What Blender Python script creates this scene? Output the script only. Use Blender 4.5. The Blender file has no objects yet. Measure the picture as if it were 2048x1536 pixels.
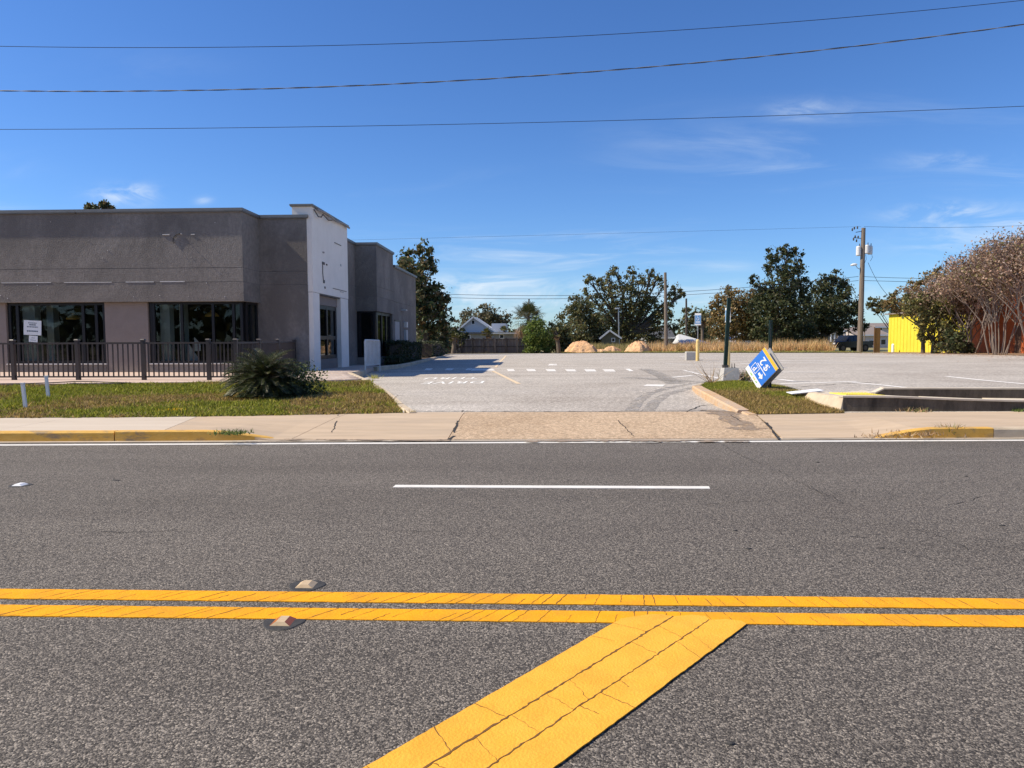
import bpy, math, random
import numpy as np
from mathutils import Vector, Matrix
R_ = math.radians
scene = bpy.context.scene
COL = scene.collection

# ------------------------------------------------------------------ camera
CAM_H = 1.42
FPX = 1420.0
YAW, PITCH, ROLL = R_(2.2), R_(-3.55), R_(-0.23)
MR = Matrix.Rotation(YAW, 4, 'Z') @ Matrix.Rotation(math.pi / 2 + PITCH, 4, 'X') @ Matrix.Rotation(ROLL, 4, 'Z')
cam_data = bpy.data.cameras.new("camera")
cam = bpy.data.objects.new("camera", cam_data)
COL.objects.link(cam)
cam.matrix_world = Matrix.Translation((0, 0, CAM_H)) @ MR
cam_data.sensor_width = 36.0
cam_data.lens = FPX / 2048 * 36.0
cam_data.clip_end = 3000
cam_data.clip_start = 0.05
scene.camera = cam

# ------------------------------------------------------------------ world, sun, exposure
SUN_D = Vector((0.70, 0.065, -0.71)).normalized()      # direction the light travels
to_sun = -SUN_D
world = bpy.data.worlds.new("World")
scene.world = world
world.use_nodes = True
wn, wl = world.node_tree.nodes, world.node_tree.links
wn.clear()
w_out = wn.new("ShaderNodeOutputWorld")
w_bg = wn.new("ShaderNodeBackground")
w_bg.inputs[1].default_value = 0.115
sky = wn.new("ShaderNodeTexSky")
sky.sky_type = 'NISHITA'
sky.sun_disc = False
sky.sun_elevation = math.asin(to_sun.z)
sky.sun_rotation = math.atan2(to_sun.x, to_sun.y)
sky.altitude = 0
sky.air_density = 1.0
sky.dust_density = 0.15
sky.ozone_density = 1.6
w_hs = wn.new("ShaderNodeHueSaturation"); w_hs.inputs["Saturation"].default_value = 1.12; wl.new(sky.outputs[0], w_hs.inputs["Color"])
# thin wispy clouds: stretched noise on the sky direction
w_tc = wn.new("ShaderNodeTexCoord")
w_sep = wn.new("ShaderNodeSeparateXYZ"); wl.new(w_tc.outputs["Generated"], w_sep.inputs[0])
def wmath(op, a, b=None, c=None, clamp=False):
    n = wn.new("ShaderNodeMath"); n.operation = op; n.use_clamp = clamp
    for i, v in enumerate((a, b, c)):
        if v is None: continue
        if isinstance(v, (int, float)): n.inputs[i].default_value = v
        else: wl.new(v, n.inputs[i])
    return n.outputs[0]
zz = wmath('ADD', wmath('MAXIMUM', w_sep.outputs[2], 0.0), 0.10)
cxn = wmath('DIVIDE', w_sep.outputs[0], zz)
cyn = wmath('DIVIDE', w_sep.outputs[1], zz)
w_cmb = wn.new("ShaderNodeCombineXYZ"); wl.new(cxn, w_cmb.inputs[0]); wl.new(cyn, w_cmb.inputs[1])
w_map = wn.new("ShaderNodeMapping"); wl.new(w_cmb.outputs[0], w_map.inputs[0])
w_map.inputs["Rotation"].default_value = (0, 0, R_(25)); w_map.inputs["Scale"].default_value = (0.55, 1.25, 1)
w_map.inputs["Location"].default_value = (3.1, 1.7, 0)
w_n1 = wn.new("ShaderNodeTexNoise"); w_n1.inputs["Scale"].default_value = 1.6; w_n1.inputs["Detail"].default_value = 9
w_n1.inputs["Roughness"].default_value = 0.62; w_n1.inputs["Distortion"].default_value = 0.9
wl.new(w_map.outputs[0], w_n1.inputs["Vector"])
w_n2 = wn.new("ShaderNodeTexNoise"); w_n2.inputs["Scale"].default_value = 0.42; w_n2.inputs["Detail"].default_value = 3
wl.new(w_map.outputs[0], w_n2.inputs["Vector"])
w_r1 = wn.new("ShaderNodeMapRange"); w_r1.interpolation_type = 'SMOOTHSTEP'
w_r1.inputs[1].default_value = 0.44; w_r1.inputs[2].default_value = 0.80
wl.new(w_n1.outputs[0], w_r1.inputs[0])
w_r2 = wn.new("ShaderNodeMapRange"); w_r2.interpolation_type = 'SMOOTHSTEP'
w_r2.inputs[1].default_value = 0.44; w_r2.inputs[2].default_value = 0.66
wl.new(w_n2.outputs[0], w_r2.inputs[0])
cl = wmath('MULTIPLY', wmath('MULTIPLY', w_r1.outputs[0], w_r2.outputs[0]), 0.75)
# a few small cloud banks low over the horizon (bearing and height above the horizon as slopes)
az = wmath('DIVIDE', w_sep.outputs[0], wmath('MAXIMUM', w_sep.outputs[1], .02)); elv = wmath('DIVIDE', w_sep.outputs[2], wmath('MAXIMUM', w_sep.outputs[1], .02))
w_c2 = wn.new("ShaderNodeCombineXYZ"); wl.new(az, w_c2.inputs[0]); wl.new(elv, w_c2.inputs[1])
w_m2 = wn.new("ShaderNodeMapping"); wl.new(w_c2.outputs[0], w_m2.inputs[0]); w_m2.inputs["Scale"].default_value = (7, 22, 1); w_m2.inputs["Rotation"].default_value = (0, 0, R_(-12))
w_n3 = wn.new("ShaderNodeTexNoise"); w_n3.inputs["Scale"].default_value = 1.3; w_n3.inputs["Detail"].default_value = 8; w_n3.inputs["Roughness"].default_value = .6; w_n3.inputs["Distortion"].default_value = 1.1
wl.new(w_m2.outputs[0], w_n3.inputs["Vector"])
w_r3 = wn.new("ShaderNodeMapRange"); w_r3.interpolation_type = 'SMOOTHSTEP'; w_r3.inputs[1].default_value = .34; w_r3.inputs[2].default_value = .68; wl.new(w_n3.outputs[0], w_r3.inputs[0])
def bank(a0, e0, sa, se, amp):
    u = wmath('DIVIDE', wmath('SUBTRACT', az, a0), sa); v = wmath('DIVIDE', wmath('SUBTRACT', elv, e0), se)
    g = wmath('EXPONENT', wmath('MULTIPLY', wmath('ADD', wmath('MULTIPLY', u, u), wmath('MULTIPLY', v, v)), -1.0))
    return wmath('MULTIPLY', wmath('MULTIPLY', g, w_r3.outputs[0]), amp)
banks = None
for a0, e0, sa, se, amp in ((-.583, .208, .042, .013, .85), (-.475, .20, .012, .006, .5), (-.075, .080, .085, .012, .75), (-.02, .055, .22, .022, .6), (.56, .168, .065, .013, .9), (.60, .13, .09, .02, .5), (.665, .16, .05, .012, .6), (.37, .31, .05, .012, .45), (.56, .24, .07, .01, .35), (.33, .055, .25, .022, .4), (.26, .10, .04, .006, .3)):
    q = bank(a0, e0, sa, se, amp); banks = q if banks is None else wmath('ADD', banks, q)
cl = wmath('ADD', cl, banks, clamp=True)
w_mix = wn.new("ShaderNodeMix"); w_mix.data_type = 'RGBA'
wl.new(cl, w_mix.inputs["Factor"]); w_wb = wn.new("ShaderNodeMix"); w_wb.data_type = 'RGBA'; w_wb.blend_type = 'MULTIPLY'; w_wb.inputs["Factor"].default_value = 1.0; w_wb.inputs["B"].default_value = (.50, .70, 1.02, 1)
wl.new(w_hs.outputs[0], w_wb.inputs["A"]); wl.new(w_wb.outputs["Result"], w_mix.inputs["A"])
w_mix.inputs["B"].default_value = (5.6, 6.3, 7.0, 1)
wl.new(w_mix.outputs["Result"], w_bg.inputs[0]); wl.new(w_bg.outputs[0], w_out.inputs[0])

sun_l = bpy.data.lights.new("sun", 'SUN'); sun_l.energy = 4.9; sun_l.angle = R_(0.55); sun_l.color = (1.0, 0.89, 0.71)
sun_o = bpy.data.objects.new("sun", sun_l); COL.objects.link(sun_o)
sun_o.rotation_euler = SUN_D.to_track_quat('-Z', 'Y').to_euler(); sun_o.location = (-40, -3, 45)
vs = scene.view_settings
vs.view_transform = 'Standard'; vs.look = 'None'; vs.exposure = 0.35; vs.gamma = 1.0
scene.cycles.max_bounces = 8
scene.cycles.transparent_max_bounces = 24

# ------------------------------------------------------------------ surveying helpers (photo bearing -> place on the ground)
def bearing(px, py):
    return (MR @ Vector(((px - 1024) / FPX, -(py - 768) / FPX, -1, 0))).to_3d()
def onz(px, py, z=0.0):
    d = bearing(px, py); return Vector((0, 0, CAM_H)) + d * ((z - CAM_H) / d.z)
def aty(px, py, Y):
    d = bearing(px, py); return Vector((0, 0, CAM_H)) + d * (Y / d.y)
def atx(px, py, X):
    d = bearing(px, py); return Vector((0, 0, CAM_H)) + d * (X / d.x)

def sstep(a, b, x):
    t = np.clip((x - a) / (b - a), 0, 1); return t * t * (3 - 2 * t)
def lot_z(x, y):
    base = np.interp(y, [12.4, 16, 22, 30, 38, 55, 78, 400], [.135, .165, .195, .23, .28, .25, 0.0, 0.0])
    return base + .012 * np.clip(x, -8, 10) * sstep(13, 18, y) * (1 - sstep(40, 60, y))
def onlot(px, py):
    z = 0.2
    for _ in range(12):
        p = onz(px, py, z); z = 0.5 * z + 0.5 * float(lot_z(p.x, p.y))
    p = onz(px, py, z); p.z = float(lot_z(p.x, p.y)); return p

# ------------------------------------------------------------------ materials
MATS = {}
def new_mat(name):
    m = bpy.data.materials.new(name); m.use_nodes = True; MATS[name] = m
    nt = m.node_tree; b = nt.nodes["Principled BSDF"]
    return m, nt, b
def mat(name, c1, c2=None, scale=4.0, rough=0.8, bump=0.0, bscale=40.0, metal=0.0, detail=6, c3=None, scale3=0.6, f3=0.5, spec=0.35, stretch=(1, 1, 1), r3=(.47, .7)):
    """two-tone noise colour, an optional third large-scale stain tone, fine bump"""
    m, nt, b = new_mat(name)
    N, L = nt.nodes, nt.links
    tc = N.new("ShaderNodeTexCoord")
    mp = N.new("ShaderNodeMapping"); mp.inputs["Scale"].default_value = stretch
    L.new(tc.outputs["Object"], mp.inputs[0])
    b.inputs["Roughness"].default_value = rough; b.inputs["Metallic"].default_value = metal
    b.inputs["Specular IOR Level"].default_value = spec
    if c2 is None:
        b.inputs["Base Color"].default_value = (*c1, 1)
    else:
        n = N.new("ShaderNodeTexNoise"); n.inputs["Scale"].default_value = scale; n.inputs["Detail"].default_value = detail
        n.inputs["Roughness"].default_value = 0.65
        L.new(mp.outputs[0], n.inputs["Vector"])
        r = N.new("ShaderNodeMapRange"); r.inputs[1].default_value = 0.3; r.inputs[2].default_value = 0.7
        L.new(n.outputs[0], r.inputs[0])
        mx = N.new("ShaderNodeMix"); mx.data_type = 'RGBA'
        mx.inputs["A"].default_value = (*c1, 1); mx.inputs["B"].default_value = (*c2, 1)
        L.new(r.outputs[0], mx.inputs["Factor"])
        out = mx.outputs["Result"]
        if c3 is not None:
            n3 = N.new("ShaderNodeTexNoise"); n3.inputs["Scale"].default_value = scale3; n3.inputs["Detail"].default_value = 8
            n3.inputs["Roughness"].default_value = 0.7; n3.inputs["Distortion"].default_value = 0.4
            L.new(mp.outputs[0], n3.inputs["Vector"])
            r3_ = N.new("ShaderNodeMapRange"); r3_.inputs[1].default_value = r3[0]; r3_.inputs[2].default_value = r3[1]; r3_.inputs[4].default_value = f3
            L.new(n3.outputs[0], r3_.inputs[0])
            m3 = N.new("ShaderNodeMix"); m3.data_type = 'RGBA'; m3.inputs["B"].default_value = (*c3, 1)
            L.new(out, m3.inputs["A"]); L.new(r3_.outputs[0], m3.inputs["Factor"]); out = m3.outputs["Result"]
        L.new(out, b.inputs["Base Color"])
    if bump > 0:
        bn = N.new("ShaderNodeTexNoise"); bn.inputs["Scale"].default_value = bscale; bn.inputs["Detail"].default_value = 4
        L.new(tc.outputs["Object"], bn.inputs["Vector"])
        bp = N.new("ShaderNodeBump"); bp.inputs["Strength"].default_value = bump; bp.inputs["Distance"].default_value = 0.02
        L.new(bn.outputs[0], bp.inputs["Height"]); L.new(bp.outputs[0], b.inputs["Normal"])
    return m
def chip_mat(name, dark, mid, light, cells, chip_lo, rough, bump, patch, patch_scale, stretch=(1, 1, 1), patch_f=0.6, patch2=None, grain=.4):
    """aggregate surface: voronoi stones of random tone in a binder, plus broad wear patches"""
    m, nt, b = new_mat(name); N, L = nt.nodes, nt.links
    tc = N.new("ShaderNodeTexCoord")
    v = N.new("ShaderNodeTexVoronoi"); v.inputs["Scale"].default_value = cells; L.new(tc.outputs["Object"], v.inputs["Vector"])
    sp = N.new("ShaderNodeSeparateColor"); L.new(v.outputs["Color"], sp.inputs[0])
    cr = N.new("ShaderNodeValToRGB"); e = cr.color_ramp.elements
    e[0].position = 0.0; e[0].color = (*dark, 1); e[1].position = 1.0; e[1].color = (*light, 1)
    k = e.new(0.45); k.color = (*mid, 1); k2 = e.new(chip_lo); k2.color = tuple(0.6 * a + 0.4 * c for a, c in zip(mid, light)) + (1,)
    L.new(sp.outputs[0], cr.inputs[0])
    mp = N.new("ShaderNodeMapping"); mp.inputs["Scale"].default_value = stretch; L.new(tc.outputs["Object"], mp.inputs[0])
    n = N.new("ShaderNodeTexNoise"); n.inputs["Scale"].default_value = patch_scale; n.inputs["Detail"].default_value = 9; n.inputs["Roughness"].default_value = 0.62
    L.new(mp.outputs[0], n.inputs["Vector"])
    r = N.new("ShaderNodeMapRange"); r.inputs[1].default_value = 0.35; r.inputs[2].default_value = 0.72; r.inputs[4].default_value = patch_f
    L.new(n.outputs[0], r.inputs[0])
    mx = N.new("ShaderNodeMix"); mx.data_type = 'RGBA'; mx.blend_type = 'MULTIPLY'; mx.inputs["B"].default_value = (*patch, 1)
    L.new(cr.outputs[0], mx.inputs["A"]); L.new(r.outputs[0], mx.inputs["Factor"])
    out = mx.outputs["Result"]
    if patch2:
        n2 = N.new("ShaderNodeTexNoise"); n2.inputs["Scale"].default_value = patch_scale * 0.37; n2.inputs["Detail"].default_value = 7; n2.inputs["Roughness"].default_value = 0.7
        mp2 = N.new("ShaderNodeMapping"); mp2.inputs["Location"].default_value = (7, 3, 1); L.new(tc.outputs["Object"], mp2.inputs[0]); L.new(mp2.outputs[0], n2.inputs["Vector"])
        r2 = N.new("ShaderNodeMapRange"); r2.inputs[1].default_value = 0.5; r2.inputs[2].default_value = 0.68; r2.inputs[4].default_value = 0.65
        L.new(n2.outputs[0], r2.inputs[0])
        m2 = N.new("ShaderNodeMix"); m2.data_type = 'RGBA'; m2.blend_type = 'MULTIPLY'; m2.inputs["B"].default_value = (*patch2, 1)
        L.new(out, m2.inputs["A"]); L.new(r2.outputs[0], m2.inputs["Factor"]); out = m2.outputs["Result"]
    gn = N.new("ShaderNodeTexNoise"); gn.inputs["Scale"].default_value = cells * .3; gn.inputs["Detail"].default_value = 3; gn.inputs["Roughness"].default_value = .8; L.new(tc.outputs["Object"], gn.inputs["Vector"])
    gr = N.new("ShaderNodeMapRange"); gr.inputs[1].default_value = .3; gr.inputs[2].default_value = .7; gr.inputs[3].default_value = 1 - grain; gr.inputs[4].default_value = 1 + grain; L.new(gn.outputs[0], gr.inputs[0])
    gm = N.new("ShaderNodeVectorMath"); gm.operation = 'SCALE'; L.new(out, gm.inputs[0]); L.new(gr.outputs[0], gm.inputs["Scale"]); out = gm.outputs[0]
    L.new(out, b.inputs["Base Color"])
    b.inputs["Roughness"].default_value = rough; b.inputs["Specular IOR Level"].default_value = 0.3
    bp = N.new("ShaderNodeBump"); bp.inputs["Strength"].default_value = bump; bp.inputs["Distance"].default_value = 0.004
    L.new(v.outputs["Distance"], bp.inputs["Height"]); bp.invert = True
    L.new(bp.outputs[0], b.inputs["Normal"])
    return m
def leaf_mat(name, rough=0.55, trans=0.3):
    m, nt, b = new_mat(name); N, L = nt.nodes, nt.links
    at = N.new("ShaderNodeAttribute"); at.attribute_name = "leaf_tone"
    L.new(at.outputs["Color"], b.inputs["Base Color"]); b.inputs["Roughness"].default_value = rough; b.inputs["Specular IOR Level"].default_value = 0.3
    tr = N.new("ShaderNodeBsdfTranslucent"); L.new(at.outputs["Color"], tr.inputs[0])
    mx = N.new("ShaderNodeMixShader"); mx.inputs[0].default_value = trans
    L.new(b.outputs[0], mx.inputs[1]); L.new(tr.outputs[0], mx.inputs[2])
    L.new(mx.outputs[0], N["Material Output"].inputs[0])
    return m
def worn_paint(name, col, keep, scale=9.0, rough=0.7):
    """flaking paint: noise decides where the paint is left"""
    m, nt, b = new_mat(name); N, L = nt.nodes, nt.links
    tc = N.new("ShaderNodeTexCoord")
    n = N.new("ShaderNodeTexNoise"); n.inputs["Scale"].default_value = scale; n.inputs["Detail"].default_value = 8; n.inputs["Roughness"].default_value = 0.75
    L.new(tc.outputs["Object"], n.inputs["Vector"])
    r = N.new("ShaderNodeMapRange"); r.inputs[1].default_value = keep; r.inputs[2].default_value = keep + 0.1
    L.new(n.outputs[0], r.inputs[0])
    tr = N.new("ShaderNodeBsdfTransparent"); mx = N.new("ShaderNodeMixShader")
    b.inputs["Base Color"].default_value = (*col, 1); b.inputs["Roughness"].default_value = rough
    L.new(r.outputs[0], mx.inputs[0]); L.new(b.outputs[0], mx.inputs[1]); L.new(tr.outputs[0], mx.inputs[2])
    L.new(mx.outputs[0], N["Material Output"].inputs[0])
    return m
def glass_mat(name, tint, refl=1.0):
    m, nt, b = new_mat(name); N, L = nt.nodes, nt.links
    tr = N.new("ShaderNodeBsdfTransparent"); tr.inputs[0].default_value = (*tint, 1)
    gl = N.new("ShaderNodeBsdfGlossy"); gl.inputs["Roughness"].default_value = 0.02
    gl.inputs["Color"].default_value = (.8, .82, .82, 1)
    fr = N.new("ShaderNodeFresnel"); fr.inputs[0].default_value = 1.5
    nn = N.new("ShaderNodeTexNoise"); nn.inputs["Scale"].default_value = 1.1; nn.inputs["Detail"].default_value = 1
    tc = N.new("ShaderNodeTexCoord"); L.new(tc.outputs["Object"], nn.inputs["Vector"])
    bp = N.new("ShaderNodeBump"); bp.inputs["Strength"].default_value = 0.05; bp.inputs["Distance"].default_value = 0.05
    L.new(nn.outputs[0], bp.inputs["Height"]); L.new(bp.outputs[0], gl.inputs["Normal"])
    mx = N.new("ShaderNodeMixShader"); L.new(fr.outputs[0], mx.inputs[0]); L.new(tr.outputs[0], mx.inputs[1]); L.new(gl.outputs[0], mx.inputs[2])
    L.new(mx.outputs[0], N["Material Output"].inputs[0])
    return m

chip_mat("asphalt", (.042, .037, .032), (.105, .092, .080), (.40, .35, .29), 150, .80, .85, 0.8, (.60, .59, .58), 0.5, stretch=(.18, 1.2, 1), patch_f=.8, patch2=(.78, .76, .74))
chip_mat("lot_asphalt", (.33, .298, .258), (.47, .427, .372), (.66, .605, .535), 46, .8, .9, 0.4, (.72, .70, .68), 0.5, stretch=(.35, 1.3, 1), patch_f=.9, patch2=(.74, .71, .69))
mat("apron_plain", (.47, .355, .24), (.56, .43, .30), 3, .9, .25, 60, c3=(.36, .29, .22), scale3=.9, f3=.6, stretch=(.35, 2.2, 1))
chip_mat("apron_exposed", (.40, .285, .18), (.50, .37, .245), (.62, .475, .33), 60, .8, .9, 0.5, (.80, .74, .68), 0.9, patch_f=.5, patch2=(.75, .72, .68))
mat("new_concrete", (.54, .455, .355), (.61, .52, .415), 2, .85, .12, 80, c3=(.44, .36, .275), scale3=.8, f3=.55, stretch=(.25, 3, 1))
mat("joint_dirt", (.05, .04, .03), (.11, .085, .06), 8, .95, .4, 30)
mat("gutter", (.42, .35, .27), (.52, .45, .36), 6, .9, .3, 50, c3=(.16, .13, .10), scale3=1.6, f3=.8, stretch=(.5, 1.5, 1))
mat("curb_concrete", (.52, .42, .29), (.62, .51, .37), 5, .9, .4, 70, c3=(.28, .22, .16), scale3=1.8, f3=.6)
mat("curb_yellow", (.66, .36, .06), (.74, .44, .10), 7, .75, .3, 60, c3=(.24, .19, .14), scale3=2.6, f3=.85, r3=(.50, .64), stretch=(1.1, 2, 2.2))
mat("curb_rust", (.50, .31, .16), (.60, .42, .26), 6, .9, .5, 60, c3=(.46, .40, .33), scale3=2.5, f3=.8)
mat("ramp_concrete", (.56, .48, .37), (.64, .56, .45), 4, .9, .2, 60, c3=(.42, .35, .27), scale3=1.5, f3=.5)
mat("ramp_wall", (.085, .068, .05), (.15, .12, .09), 6, .95, .5, 40, c3=(.04, .032, .025), scale3=2.2, f3=.9, stretch=(1.4, 1, .45))  # dark streaky brown wall faces, far darker than the pale caps
mat("patio", (.56, .42, .34), (.62, .48, .39), 3, .85, .15, 60, c3=(.44, .35, .30), scale3=1.1, f3=.4)
for k, (a, b_) in enumerate([((.46, .36, .29), (.54, .43, .35)), ((.40, .32, .27), (.48, .38, .31)), ((.52, .43, .36), (.58, .48, .41))]):
    mat("paver_%d" % k, a, b_, 6, .9, .3, 60)
mat("thermo_yellow", (.80, .345, .012), (.88, .395, .02), 9, .75, .25, 90, c3=(.52, .25, .03), scale3=3.5, f3=.7, spec=.1)
mat("thermo_yellow_pale", (.80, .395, .045), (.87, .44, .06), 9, .75, .25, 90, c3=(.60, .31, .04), scale3=4, f3=.65, spec=.1)
mat("thermo_crack", (.12, .06, .02), (.20, .10, .03), 30, .9)
mat("thermo_white", (.72, .69, .63), (.80, .77, .71), 6, .65, .15, 90, c3=(.55, .51, .45), scale3=2.5, f3=.6)
worn_paint("worn_white", (.84, .80, .74), .53, 6)
worn_paint("worn_text", (.86, .84, .78), .60, 7)
worn_paint("worn_line", (.88, .85, .79), .58, 4)
worn_paint("apron_stain", (.30, .225, .155), .47, 5)
worn_paint("worn_yellow", (.72, .56, .36), .60, 5)
worn_paint("skid_black", (.33, .302, .27), .45, 4, .9)
mat("crack", (.03, .028, .026), (.055, .05, .045), 30, .95)
mat("bitumen", (.035, .033, .032), (.06, .057, .053), 20, .7, .2, 60)
mat("marker_cream", (.50, .36, .21), (.60, .46, .29), 20, .5)
mat("marker_amber", (.35, .10, .04), None, rough=.25)
mat("soil", (.14, .095, .06), (.23, .165, .105), 6, .95, .5, 30, c3=(.11, .12, .04), scale3=.8, f3=.6)
mat("turf_soil", (.12, .095, .035), (.19, .145, .06), 5, .95, .5, 30, c3=(.20, .15, .09), scale3=.8, f3=.9)
mat("mulch", (.06, .04, .028), (.11, .075, .05), 18, .95, .8, 40)
mat("field", (.16, .16, .06), (.26, .22, .10), .6, .95, .5, 8, c3=(.34, .26, .15), scale3=.12, f3=.9)
mat("leaf_litter", (.22, .13, .07), (.34, .22, .13), 5, .95, .7, 22, c3=(.42, .33, .22), scale3=.8, f3=.6)
mat("clay_dirt", (.66, .39, .20), (.80, .51, .29), 2.5, .95, .9, 9, c3=(.42, .26, .14), scale3=1.1, f3=.7)
mat("stucco", (.185, .166, .148), (.285, .258, .230), 9, .92, 1.0, 24, c3=(.15, .135, .121), scale3=.38, f3=.85, r3=(.44, .58), stretch=(1, 1, .7))
mat("stucco_band", (.17, .152, .136), (.255, .231, .206), 9, .92, 1.0, 24, c3=(.14, .126, .113), scale3=.4, f3=.8, r3=(.44, .58))
mat("stucco_low", (.225, .19, .168), (.26, .22, .196), 2, .92, .5, 40)
mat("stucco_dark", (.12, .115, .115), (.15, .145, .145), 2, .92, .6, 32)
mat("white_stucco", (.80, .75, .68), (.86, .81, .74), 2, .85, .3, 40, c3=(.70, .66, .60), scale3=.7, f3=.5)
mat("coping", (.17, .17, .165), (.21, .21, .205), 3, .5, metal=.3)
mat("coping_edge", (.16, .16, .155), (.2, .2, .195), 3, .5, metal=.3)
mat("residue", (.55, .53, .50), (.65, .63, .60), 8, .9, .4, 50)
mat("black_frame", (.012, .012, .014), None, rough=.35)
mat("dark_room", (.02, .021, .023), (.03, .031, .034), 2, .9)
mat("room_pale", (.58, .62, .56), (.66, .70, .64), 2, .9)
mat("room_floor", (.10, .09, .08), (.14, .125, .11), 3, .8)
mat("lamp_orange", (.62, .33, .05), (.68, .38, .07), 3, .4)
mat("paper", (.66, .72, .74), (.70, .76, .78), 4, .85)
mat("ink", (.08, .12, .16), None, rough=.8)
mat("rail_brown", (.042, .034, .032), (.055, .045, .042), 10, .45)
mat("post_cap", (.14, .12, .105), None, rough=.4)
mat("white_metal", (.62, .60, .57), (.70, .68, .65), 8, .5, c3=(.45, .38, .30), scale3=3, f3=.4)
mat("white_plastic", (.80, .80, .80), (.84, .84, .84), 5, .5)
mat("door_paint", (.30, .30, .31), (.35, .35, .36), 3, .6)
mat("grey_box", (.42, .43, .44), (.48, .49, .5), 4, .5)
mat("block_concrete", (.40, .385, .36), (.50, .48, .45), 6, .9, .3, 50, c3=(.30, .28, .26), scale3=2, f3=.5)
mat("green_post", (.012, .030, .022), (.02, .045, .033), 12, .4, metal=.2)
mat("galvanised", (.36, .37, .37), (.44, .45, .45), 10, .4, metal=.7)
mat("bollard_yellow", (.74, .53, .20), (.80, .60, .27), 6, .6, c3=(.60, .38, .13), scale3=2.5, f3=.6)
mat("sign_blue", (.03, .17, .62), (.04, .19, .66), 5, .4)
mat("sign_blue_pale", (.12, .28, .52), (.15, .32, .56), 5, .5)
mat("sign_white", (.80, .80, .79), (.84, .84, .83), 5, .5)
mat("sign_amber", (.80, .45, .04), (.84, .50, .06), 5, .5)
mat("sign_grey_shaded", (.33, .32, .31), (.38, .37, .36), 5, .6)  # shade on the rear panel's face is put into this grey
mat("logo_green", (.30, .55, .18), None, rough=.5)
mat("logo_amber", (.85, .55, .15), None, rough=.5)
mat("tactile_yellow", (.75, .60, .09), (.80, .66, .13), 8, .7, .4, 60)
mat("pole_wood", (.16, .125, .095), (.24, .195, .155), 4, .9, .5, 30, stretch=(4, 4, .3))
mat("pole_wood_dark", (.07, .058, .05), (.11, .09, .075), 4, .9, .4, 30, stretch=(4, 4, .3))
mat("transformer", (.62, .62, .61), (.68, .68, .67), 4, .45)
mat("hardware", (.06, .055, .05), (.10, .09, .08), 10, .6)
mat("lamp_head", (.72, .74, .74), None, rough=.35)
mat("cable", (.018, .018, .02), None, rough=.6)
mat("cable_pale", (.20, .21, .22), None, rough=.5)
mat("fence_wood", (.085, .068, .062), (.15, .125, .115), 3, .9, .4, 30, stretch=(4, 4, .35), c3=(.20, .175, .165), scale3=.8, f3=.5)
mat("fence_rail", (.045, .036, .033), (.075, .062, .056), 4, .9)
mat("siding_pale", (.42, .45, .50), (.48, .51, .55), 2, .8, stretch=(6, 6, .5))
mat("siding_grey", (.22, .22, .22), (.28, .28, .27), 2, .8)
mat("siding_olive", (.10, .10, .07), (.14, .135, .10), 2, .85)
mat("siding_cream", (.70, .68, .55), (.76, .74, .62), 2, .8)
mat("wall_pinkish", (.52, .47, .44), (.58, .53, .5), 2, .85)
mat("roof_dark", (.06, .065, .075), (.10, .105, .115), 4, .9, .3, 12)
mat("roof_pale", (.50, .51, .52), (.58, .59, .6), 3, .7, .2, 12)
mat("roof_brown", (.20, .165, .145), (.27, .225, .20), 3, .9, .3, 12)
mat("trim_white", (.66, .67, .68), (.72, .73, .74), 3, .7)
mat("window_dark", (.015, .017, .02), None, rough=.12, spec=.5)
mat("yellow_wall", (.70, .58, .045), (.78, .66, .06), 1.5, .7, .3, 20, c3=(.62, .50, .05), scale3=.5, f3=.4)
mat("red_brick", (.52, .125, .04), (.64, .18, .065), 9, .9, .5, 25, c3=(.30, .075, .035), scale3=.7, f3=.5)
mat("brown_wood", (.13, .075, .05), (.20, .12, .08), 4, .9, .3, 30, stretch=(5, 5, .4))
mat("bark", (.075, .06, .048), (.13, .105, .085), 5, .95, .8, 18, stretch=(3, 3, .6))
mat("bark_pale", (.15, .115, .095), (.25, .20, .165), 5, .9, .5, 18, stretch=(3, 3, .5))
mat("twig", (.21, .155, .125), (.31, .235, .195), 5, .9)
mat("palm_trunk", (.13, .10, .075), (.20, .16, .12), 9, .95, .9, 14)
mat("car_dark", (.004, .006, .018), None, rough=.2, spec=.5)
mat("car_white", (.7, .7, .7), None, rough=.25, spec=.5)
mat("tyre", (.012, .012, .012), None, rough=.85)
mat("chrome", (.30, .30, .31), None, rough=.25, metal=.9)
mat("head_lamp", (.55, .57, .6), None, rough=.15)
mat("tail_lamp", (.30, .015, .015), None, rough=.2)
mat("coping_rust", (.26, .22, .18), (.33, .31, .28), 6, .6)
mat("bin_blue", (.02, .05, .22), None, rough=.5)
leaf_mat("leaf"); leaf_mat("grass_blade", .7, .35); leaf_mat("dry_leaf", .8, .2); leaf_mat("frond", .4, .15)
glass_mat("shop_glass", (.56, .62, .62)); glass_mat("side_glass", (.22, .25, .26))

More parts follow.
